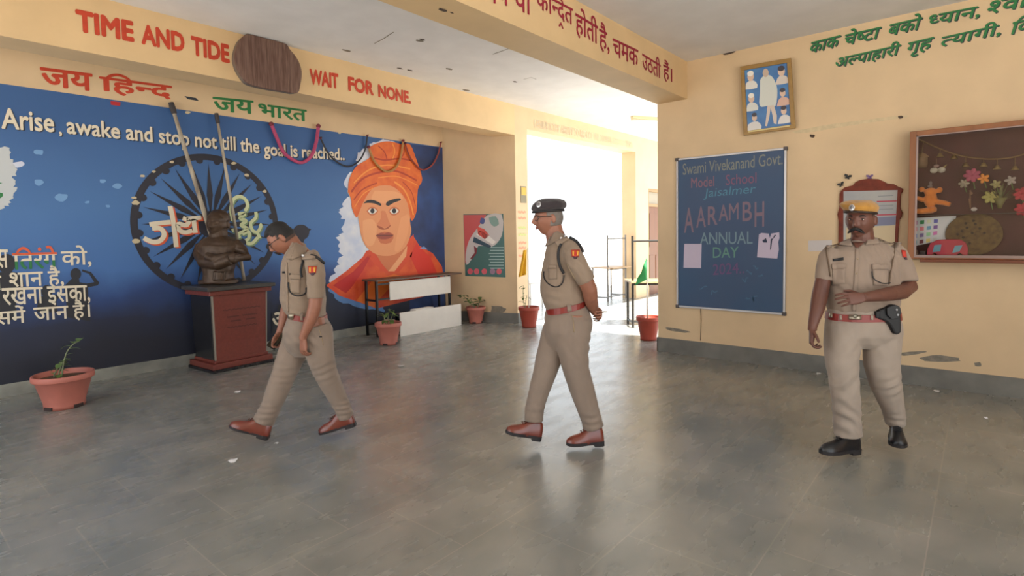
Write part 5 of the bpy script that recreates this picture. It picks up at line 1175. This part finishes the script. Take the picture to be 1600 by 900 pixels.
patch(bvT, [(470, 491), (473.5, 491), (473.5, 501), (470, 501)], M_kht, 'belt_loop', rl, .018, .004, 2, 4)
def collar(bv, quads, ma, root):
    for q in quads: patch(bv, q, ma, 'collar', root, .009, .007, 8, 6)
collar(bvS, [[(460, 381), (476, 381), (479, 398), (455, 407)], [(453, 391), (461, 386), (456, 406), (447, 404)]], M_kh, rl)
patch(bvS, [(472, 400), (490, 396), (493, 405), (474, 407)], M_kh, 'epaulette', rl, .010, .008, 8, 3)
for x in (474, 478): o = obj('rank_star', sball(bvS.px(x, 402-(x-474)*.2, .02), .009, 8, 6), M_badge, rl, smooth=True)
cordpx(bvS, [(486, 400), (495, 403), (505, 412)], .010, M_cord, 'shoulder_cord', rl, .008)
cordpx(bvS, [(474.5, 406), (471, 416), (470, 425), (472, 433)], .008, M_cord, 'shoulder_cord', rl, .008)
cordpx(bvS, [(451, 441), (451.5, 450), (455, 458), (463, 462.5), (471, 462), (478, 457), (480, 450)], .0048, M_cord, 'lanyard', rl, .007)
patch(bvS, [(452, 428), (470, 429), (470, 437), (452, 435.5)], M_kh, 'pocket_flap', rl, .006, .006, 6, 4); patch(bvS, [(453, 436), (469.5, 437), (469, 459), (454, 458)], M_kh, 'pocket', rl, .003, .005, 6, 6)
obj('button', sball(bvS.px(453.5, 428, .006), .007, 8, 6), M_iris, rl)
patch(bvS, [(442, 424), (446, 424), (446, 427), (442, 427)], M_cord, 'name_tag', rl, .004, .004, 2, 2)
patch(bvS, [(446, 410), (449, 409.5), (451.5, 488), (447.5, 487)], M_kh, 'button_placket', rl, .004, .004, 3, 16)
sleeve_badge(bvS, 488.5, 423.5, 6.5, 7, rl)
patch(bvT, [(499, 525), (503, 525), (503, 527), (499, 527)], M_cord, 'pocket_button', rl, .003, .004, 2, 2)
cordpx(bvT, [(494, 502), (499, 515), (503, 530), (505, 540)], .0028, mat('seam cloth', (150, 130, 104), .9), 'pocket_seam', rl, .002)  # raised seam cord in plain cloth colour, paler than the khaki
def P0(q): return V((q.x, q.y, max(q.z, .004)))
sh = shoe('shoe', PL(419, 685.5, -.055), PL(358, 668.5, -.085), UP*1.0+Rh*-.0+V((0, 0, .2)), rl, M_shoe, .046, .115, .05)
h2 = PL(556, 663.5, .055); t2 = PL(500, 680.5, .03); sh2 = shoe('shoe', h2, t2, UP, rl, M_shoe, .046, .115, .05)
ph = PL(434, 530, .19); pd_ = (PL(428, 540, .17)-PL(441, 522, .20)).normalized(); ps_ = pd_.cross(Fh).normalized()
tph = thing('mobile_phone', 'black mobile phone held low in the right hand of the bareheaded officer', 'phone', ph+pd_*.0); 
obj('phone_case', obox(ph-Fh*.03, pd_*.072, ps_*.036, (Fh*.9+Rh*.2).normalized()*.006), mat('black phone', (16, 16, 18), .25), tph, bevel=.006); obj('screen', obox(ph-Fh*.0365-Rh*.001, pd_*.066, ps_*.032, (Fh*.9+Rh*.2).normalized()*.0005), mat('phone glass', (10, 10, 14), .08), tph)

# ---------------------------------------------------------------- middle officer (profile, hands behind his back, dark beret)
dM = 3.95; sM = FPX/dM; PM = lambda x, y, dz=0: pD(x, y, dM+dz)
rm = thing('person', 'officer in dark beret and glasses strolling left with hands clasped behind his back', 'person', V((PM(870, 690).x, PM(870, 690).y, 0)))
HM = frame(PM(857.5, 342, 0), -Rh*.985-Fh*.17-UP*.03, UP, 1.03)
arm_n = [(889, 386, -.15, 12), (897, 405, -.20, 13), (907, 425, -.225, 12.5), (916, 440, -.22, 11.8), (921, 452, -.20, 11.5), (922.5, 463, -.17, 11), (924, 474, -.12, 9), (927, 483, -.07, 6.8), (929, 487, -.04, 6.4)]
arm_f = [(886, 388, .16, 12), (898, 410, .22, 12), (912, 432, .24, 12), (920, 450, .22, 11), (924, 466, .15, 10), (928, 480, .07, 7.4), (930, 486, .03, 6.4)]
wn = PM(929, 485, -.035); wf = PM(930, 484, .03)
skin = [head_mesh(HM, 1.0, 1.06, 1.12), limbP([(864, 350, 0, 13, .058), (866, 362, 0, 14, .062), (869, 374, 0, 16, .07), (874, 386, 0, 22, .1)], PM, sM),
        level([(885, 478, 0, 24, .14), (880, 440, 0, 28, .15), (880, 410, 0, 24, .15), (879, 390, 0, 20, .15), (875, 376, 0, 11, .10)], PM, sM),
        limbP(arm_n, PM, sM), limbP(arm_f, PM, sM),
        hand(wn, (PM(940, 496, .05)-wn), (-UP*.2-Rh*.6+Fh*.5), 1, .18, (.5, .7, .5)), hand(wf, (PM(941, 492, -.06)-wf), (-Rh*.7-Fh*.4-UP*.1), -1, .175, (.6, .8, .6)),
        limbP([(895, 490, -.08, 22), (893, 540, -.07, 17), (905, 600, -.02, 12), (923, 655, .0, 8), (928, 680, 0, 7)], PM, sM), limbP([(882, 490, .08, 22), (866, 545, .06, 17), (848, 600, .03, 12), (836, 650, .02, 8), (832, 672, .02, 7)], PM, sM)]
shirt = [level([(885, 479, 0, 30.5, .17, .22), (883, 470, 0, 34, .178, .16), (881, 455, 0, 37, .185, .08), (880.5, 437, 0, 35.5, .185), (880.5, 418, 0, 33, .185), (881, 402, 0, 30, .19, -.1), (881, 390, 0, 27.5, .19, -.22), (880, 380, 0, 22, .17, -.32), (876, 371, 0, 15.5, .10, -.45), (872, 365, 0, 12, .075, -.5)], PM, sM, 32, 2.4),
         limbP([(886, 380, -.12, 12), (894, 396, -.185, 15), (903, 415, -.22, 15), (912, 430, -.225, 14), (917.5, 440, -.22, 13.6)], PM, sM, 20),
         limbP([(884, 382, .13, 12), (894, 400, .19, 14.5), (904, 418, .23, 14), (912, 432, .24, 13.4)], PM, sM, 20)]
tr = [level([(885, 474, 0, 30, .17, .2), (886, 486, 0, 34, .176, .1), (888, 500, 0, 37, .182), (888, 515, 0, 36, .178), (886, 532, 0, 32, .12), (884, 545, 0, 22, .07)], PM, sM, 28),
      limbP([(896, 497, -.085, 29, .1), (894, 522, -.085, 27.5, .098), (896, 550, -.07, 24, .092), (900, 577, -.05, 20.5, .086), (908, 605, -.025, 19.3, .08), (917, 632, -.005, 17.5, .075), (924, 655, .0, 16.2, .072), (928, 669, .0, 16.4, .072)], PM, sM, 24),
      limbP([(880, 500, .085, 27, .1), (868, 530, .07, 25, .098), (858, 557, .05, 21, .092), (852, 580, .04, 19, .086), (844, 605, .03, 17, .08), (838, 628, .025, 15.4, .075), (834.5, 645, .02, 15, .072), (834, 657, .02, 15.6, .072)], PM, sM, 24)]
tf = cloth_fn(.0055, 9, NOSH, ((PM(914, 545, -.1), (UP*.7+Rh*.7).normalized(), .07, .15, .005), (PM(926, 660, -.05), UP, .05, .09, .006), (PM(836, 640, 0), UP, .05, .09, .004)))
sf = cloth_fn(.0055, 11, NOSH, ((PM(905, 415, -.25), (UP+Rh).normalized(), .055, .12, .004), (PM(870, 465, -.15), UP, .06, .14, .003)))
shM, trM, bvS, bvT, bvB = body_parts(rm, M_skin2, skin, shirt, tr, M_kh, M_kht, sf, tf)
hair_cap(HM, lambda x, y, z: .0045 if ((y < .0 and z > -.05) or (abs(x) > .05 and y < .03 and z > .02)) else -.01, M_hairg, rm)
face_bits(HM, rm, M_hairg, .0035, None, None, (44, 36, 36))
beret(HM, rm, mat('dark wool', (48, 40, 44), .9, sheen=.3, bump=.3, bscale=200), mat('black band', (24, 22, 24), .5), [(0, .004, .046, .079, .100, 0, -.02), (0, .002, .056, .083, .106, 0, -.02), (0, -.004, .072, .102, .122, 0, -.05), (0, -.006, .092, .106, .124, 0, -.08), (0, -.004, .114, .096, .110, 0, -.08), (0, 0, .130, .072, .082, 0, -.04), (0, .0, .140, .036, .04, 0, 0)], 'beret', (math.pi*.76, .098))
obj('belt', level([(884.5, 482.5, 0, 32.2, .186, .22), (884.5, 473.5, 0, 32.4, .186, .2)], PM, sM, 36, 2.3), M_belt, rm)
patch(bvT, [(886, 473), (892, 472), (892.5, 486), (887, 487)], M_kht, 'belt_loop', rm, .022, .004, 3, 6)
collar(bvS, [[(866, 366), (880, 357), (884, 371), (858, 384)], [(853, 376), (862, 370), (860, 383), (853, 386)]], M_kh, rm)
patch(bvS, [(868, 379), (884, 369), (889, 375), (872, 386)], M_kh, 'epaulette', rm, .010, .008, 8, 3)
for x, y in ((876, 376), (881, 373)): obj('rank_star', sball(bvS.px(x, y, .02), .009, 8, 6), M_badge, rm, smooth=True)
cordpx(bvS, [(890, 372.5), (898, 377), (905, 384), (911, 393)], .010, M_cord, 'shoulder_cord', rm, .008)
cordpx(bvS, [(877, 382), (873.5, 390), (872.5, 402), (875, 416), (881, 427)], .0095, M_cord, 'shoulder_cord', rm, .008)
cordpx(bvS, [(851, 424), (851, 433), (855, 441), (863, 447), (872, 448), (879, 442), (881.5, 430)], .0042, M_cord, 'lanyard', rm, .007)
sleeve_badge(bvS, 899, 398, 6.3, 7, rm)
patch(bvS, [(857, 414), (870, 414), (870, 419), (857, 419.5)], M_kh, 'pocket_flap', rm, .006, .006, 6, 3); patch(bvS, [(857, 420), (870, 419.5), (870, 436), (858, 437)], M_kh, 'pocket', rm, .003, .005, 5, 5)
cordpx(bvS, [(886, 412), (892, 424), (899, 436)], .004, mat('seam cloth', (150, 130, 104), .9), 'side_seam', rm, .001)
cordpx(bvT, [(893.5, 492), (896, 503), (897, 519)], .004, mat('seam cloth', (150, 130, 104), .9), 'pocket_seam', rm, .002)
shoe('shoe', PM(844, 687, .02), PM(790, 678, -.02), UP, rm, M_shoe, .05, .115, .052, 1.3); shoe('shoe', PM(942.5, 693.5, .0), PM(885.5, 697.5, -.03), UP, rm, M_shoe, .05, .115, .052, 1.3)
q = PM(940, 488, -.05); tag(obj('pen', tube([q, PM(948, 486.5, -.06)], .006, 8), mat('white pen', (220, 214, 204), .4), smooth=True), 'small white pen held behind the back of the middle officer', 'pen')

# ---------------------------------------------------------------- right officer (front, tan beret, hand across the waist, holster)
dR = 3.75; sR = FPX/dR; PR = lambda x, y, dz=0: pD(x, y, dR+dz)
rr_ = thing('person', 'moustached officer in mustard beret facing forward, forearm across his waist and holster at his hip', 'person', V((PR(1345, 705).x, PR(1345, 705).y, 0)))
HR = frame(PR(1344.5, 345, 0), -Rh*.74-Fh*.67-UP*.05, UP+Rh*.03, 1.05)
arm_r = [(1300, 398, 0, 8), (1291.5, 416, -.01, 9.5), (1285.5, 440, -.015, 11.2), (1281, 462, -.02, 11.8), (1277, 482, -.04, 10.6), (1272, 500, -.06, 8), (1269.5, 511, -.07, 6.6), (1269, 516, -.075, 6.5)]
arm_l = [(1398, 396, 0, 9), (1408, 412, -.01, 10.5), (1415, 432, -.025, 12), (1420, 448, -.05, 12), (1410, 456, -.11, 11.4), (1391, 459, -.19, 10.6), (1370, 462, -.25, 8.6), (1354, 464, -.275, 7.2), (1348, 464.5, -.28, 7)]
w1 = PR(1269, 514, -.075); w2 = PR(1350, 464.5, -.28)
skin = [head_mesh(HR, 1.03, 1.12, 1.05), limbP([(1347, 358, .01, 15, .062), (1347.5, 370, .015, 16, .066), (1348, 382, .02, 20, .08), (1348, 392, .02, 34, .1)], PR, sR),
        level([(1347, 485, 0, 42, .10), (1347, 450, 0, 44, .10), (1347, 410, 0, 46, .10), (1347, 394, 0, 40, .09), (1347, 382, 0, 20, .07)], PR, sR),
        limbP(arm_r, PR, sR), limbP(arm_l, PR, sR),
        hand(w1, (PR(1266, 542, -.09)-w1), (Rh*.75-Fh*.3), 1, .185, (.55, .8, .6)), hand(w2, (PR(1310, 468, -.29)-w2), (Fh*.85-UP*.35), -1, .19, (.25, .4, .3)),
        limbP([(1322, 500, 0, 24), (1320, 560, -.03, 19), (1321, 610, -.06, 14), (1325, 660, -.06, 10), (1325, 685, -.05, 9)], PR, sR), limbP([(1372, 500, 0, 24), (1378, 560, .0, 19), (1385, 610, .0, 14), (1397, 650, .06, 10), (1400, 668, .06, 9)], PR, sR)]
shirt = [level([(1348, 486, 0, 50, .135), (1348, 472, 0, 52.5, .145), (1348, 455, 0, 53, .142), (1348, 435, 0, 53, .138), (1348, 415, 0, 54, .132), (1348, 400, 0, 55, .122), (1348, 391, .005, 50, .108), (1348, 384, .01, 37, .09), (1348.5, 378.5, .018, 25, .076), (1348.5, 375, .022, 19, .062)], PR, sR, 36, 2.5),
         limbP([(1302, 390, 0, 12), (1295, 402, 0, 15.5), (1290.5, 418, -.008, 15), (1288, 431, -.012, 13.6), (1286.5, 438.5, -.014, 13.2)], PR, sR, 20),
         limbP([(1392, 388, 0, 13), (1401, 398, 0, 16), (1407, 414, -.01, 17), (1411, 430, -.02, 18), (1413, 441, -.03, 18.6)], PR, sR, 20)]
tr = [level([(1348, 481, 0, 51, .138), (1348, 494, 0, 53.5, .142), (1348.5, 508, 0, 56, .145), (1349, 522, 0, 57, .14), (1350, 534, 0, 52, .11), (1350, 543, 0, 36, .06)], PR, sR, 30),
      limbP([(1319, 512, -.01, 27, .115), (1315.5, 540, -.02, 25, .108), (1315, 570, -.045, 23, .1), (1318.5, 596, -.065, 21, .09), (1321, 622, -.068, 20, .085), (1323.5, 648, -.066, 19.6, .082), (1325, 668, -.062, 19.4, .082), (1325.5, 680, -.06, 19.8, .084)], PR, sR, 26),
      limbP([(1378, 512, -.0, 28, .115), (1377, 540, -.01, 27, .108), (1377.5, 570, -.015, 25.4, .1), (1383, 596, -.01, 22.6, .092), (1389.5, 618, .01, 19.6, .085), (1395.5, 640, .035, 15.6, .078), (1398.5, 654, .05, 13, .07), (1399.5, 663, .055, 12, .066)], PR, sR, 26)]
tf = cloth_fn(.006, 9, NOSH, ((PR(1325, 655, -.15), (UP+Rh*.6).normalized(), .075, .16, .010), (PR(1322, 605, -.15), (UP-Rh*.7).normalized(), .09, .16, .008), (PR(1396, 605, -.1), (UP-Rh*.5).normalized(), .06, .12, .008), (PR(1330, 545, -.12), (UP*.8-Rh).normalized(), .08, .14, .004), (PR(1368, 545, -.12), (UP*.8+Rh).normalized(), .08, .14, .004), (PR(1400, 655, 0), UP, .05, .08, .006)))
sf = cloth_fn(.006, 10, NOSH, ((PR(1385, 410, -.12), (Rh+UP*.2).normalized(), .055, .16, .006), (PR(1300, 455, -.1), (UP*.5+Rh).normalized(), .06, .16, .006), (PR(1385, 470, -.12), (UP+Rh*.3).normalized(), .07, .14, .005)))
shR, trR, bvS, bvT, bvB = body_parts(rr_, M_skin3, skin, shirt, tr, M_khl, M_khlt, sf, tf)
hair_cap(HR, lambda x, y, z: .0025 if ((y < -.01 and z > -.045) or (abs(x) > .055 and y < .03 and z > .0)) else -.01, mat('short dark hair', (62, 46, 42), .8), rr_)
face_bits(HR, rr_, M_hair, .0058, (3.0, .0115), M_hair)
beret(HR, rr_, mat('mustard wool', (172, 124, 50), .9, var=.1, vscale=14, sheen=.3, bump=.3, bscale=200), mat('dark leather band', (44, 30, 24), .5), [(0, .004, .046, .080, .100, .06, .10), (0, .003, .056, .084, .106, .06, .10), (.008, .0, .080, .104, .118, .10, .06), (.012, -.002, .100, .108, .118, .12, .02), (.010, -.004, .118, .09, .095, .10, .0), (.004, -.006, .130, .055, .055, .05, .0)], 'beret', (math.pi*.5-.16, .088))
obj('belt', level([(1348, 498, 0, 54.5, .152), (1348, 487.5, 0, 53.5, .150)], PR, sR, 40, 2.4), M_belt, rr_)
bvBelt = Bvh(level([(1348, 498, 0, 54.5, .152), (1348, 487.5, 0, 53.5, .150)], PR, sR, 40, 2.4))
patch(bvBelt, [(1326, 488.5), (1345.5, 488.5), (1345.5, 499.5), (1326, 499.5)], M_brass, 'belt_buckle', rr_, .004, .008, 4, 4)
obj('buckle_emblem', ball(bvBelt.px(1336, 494, .01), Rh*.016, Fh*.004, UP*.014, 14, 8), mat('worn emblem metal', (110, 104, 92), .4, metal=.7), rr_, smooth=True)
patch(bvBelt, [(1297, 484), (1302, 485), (1301, 497), (1297, 496)], M_brass, 'belt_clip', rr_, .006, .006, 2, 4)
for x in (1314, 1362): patch(bvBelt, [(x-2, 486), (x+2, 486), (x+2, 500), (x-2, 500)], M_khlt, 'belt_loop', rr_, .004, .004, 2, 4)
collar(bvS, [[(1322, 371), (1329, 373), (1332, 386), (1312, 384)], [(1356, 372), (1366, 366), (1373, 381), (1351, 384)]], M_khl, rr_)
patch(bvS, [(1331, 379), (1351, 379), (1340, 388.5), (1338, 388.5)], M_skin3, 'neck_opening', rr_, .004, .003, 6, 4)
patch(bvS, [(1337, 388), (1343, 388), (1337, 486), (1331, 486)], M_khl, 'button_placket', rr_, .004, .004, 3, 20)
for y in (405, 428, 470): obj('button', sball(bvS.px(1339.5-(y-405)*.06, y, .006), .006, 8, 6), mat('khaki button', (150, 130, 100), .4), rr_, smooth=True)
patch(bvS, [(1301, 404.5), (1318, 402.5), (1318, 406.5), (1301, 408.5)], M_cord, 'name_tag', rr_, .006, .005, 4, 2)
patch(bvS, [(1362, 413), (1388, 413), (1388, 420), (1376, 425), (1362, 421)][:3]+[(1362, 421)], M_khl, 'pocket_flap', rr_, .009, .006, 8, 4); patch(bvS, [(1363, 420), (1387, 420), (1386, 446), (1364, 446)], M_khl, 'pocket', rr_, .005, .005, 6, 6)
patch(bvS, [(1299, 413), (1322, 412), (1322, 419), (1299, 420)], M_khl, 'pocket_flap', rr_, .007, .006, 8, 4); patch(bvS, [(1300, 419), (1321, 418.5), (1320, 444), (1301, 445)], M_khl, 'pocket', rr_, .004, .005, 6, 6)
patch(bvS, [(1372, 368), (1404, 377), (1407, 382), (1374, 377)], M_khl, 'epaulette', rr_, .008, .008, 8, 3); patch(bvS, [(1292, 384), (1318, 373), (1320, 378), (1293, 389)], M_khl, 'epaulette', rr_, .008, .008, 8, 3)
cordpx(bvS, [(1371, 369), (1384, 374), (1398, 380)], .0045, mat('brown piping', (96, 76, 58), .7), 'piping_cord', rr_, .010); cordpx(bvS, [(1398, 380), (1396, 400), (1391, 425), (1388, 444)], .0042, mat('brown piping', (96, 76, 58), .7), 'piping_cord', rr_, .006)
cordpx(bvS, [(1292, 386), (1304, 380), (1318, 373)], .0045, mat('brown piping', (96, 76, 58), .7), 'piping_cord', rr_, .010); cordpx(bvS, [(1291, 387), (1292.5, 400), (1295, 415), (1297, 432)], .0042, mat('brown piping', (96, 76, 58), .7), 'piping_cord', rr_, .006)
cordpx(bvS, [(1361, 424), (1362, 433), (1370, 440), (1380, 443), (1389, 442)], .0035, M_cord, 'lanyard', rr_, .010)
patch(bvS, [(1408, 391), (1414, 392), (1416, 403), (1410, 402)], mat('patch red', (178, 50, 36), .7), 'sleeve_patch', rr_, .004, .004, 3, 3); patch(bvS, [(1412, 402), (1416, 402), (1417, 406), (1414, 406)], mat('patch navy', (70, 46, 56), .7), 'sleeve_patch', rr_, .004, .004, 2, 2)
shoe('shoe', PR(1339, 706, -.03), PR(1283, 711.5, -.13), UP, rr_, M_shoeb, .052, .12, .056, 1.4)
hs = PR(1396, 676, .10); ts = PR(1404, 702.5, -.075); ts.z = max(ts.z, .012)
shoe('shoe', PR(1399, 683, .09), ts, UP, rr_, M_shoeb, .052, .115, .054, 1.3)
# holster hanging on the belt
hq = [(1374, 485), (1384, 481), (1392, 477), (1400, 476.5), (1405, 480), (1407.5, 488), (1408.5, 500), (1409, 516), (1407, 521), (1402, 523), (1397, 519), (1391, 508), (1382, 501), (1374, 498)]
Ph = smooth_path([PR(x, y, -.165) for x, y in hq+[hq[0]]], 3)[:-1]
oh = obj('holster', prism(Ph, Fh*.06), M_hol, rr_, bevel=.012)
obj('holster_flap', prism([PR(x, y, -.168) for x, y in ((1384, 481), (1392, 477), (1400, 476.5), (1405, 480), (1407, 489), (1402, 497), (1392, 499), (1385, 492))], -Fh*.012), mat('holster flap leather', (28, 28, 31), .45, spec=.35), oh, bevel=.004)
for x, y in ((1401, 484), (1403, 492)): obj('snap', sball(PR(x, y, -.183), .007, 8, 6), M_badge, oh, smooth=True)
obj('holster_strap', obox(PR(1376, 491.5, -.15), Rh*.035, Fh*.012, UP*.022), M_hol, oh, bevel=.004)
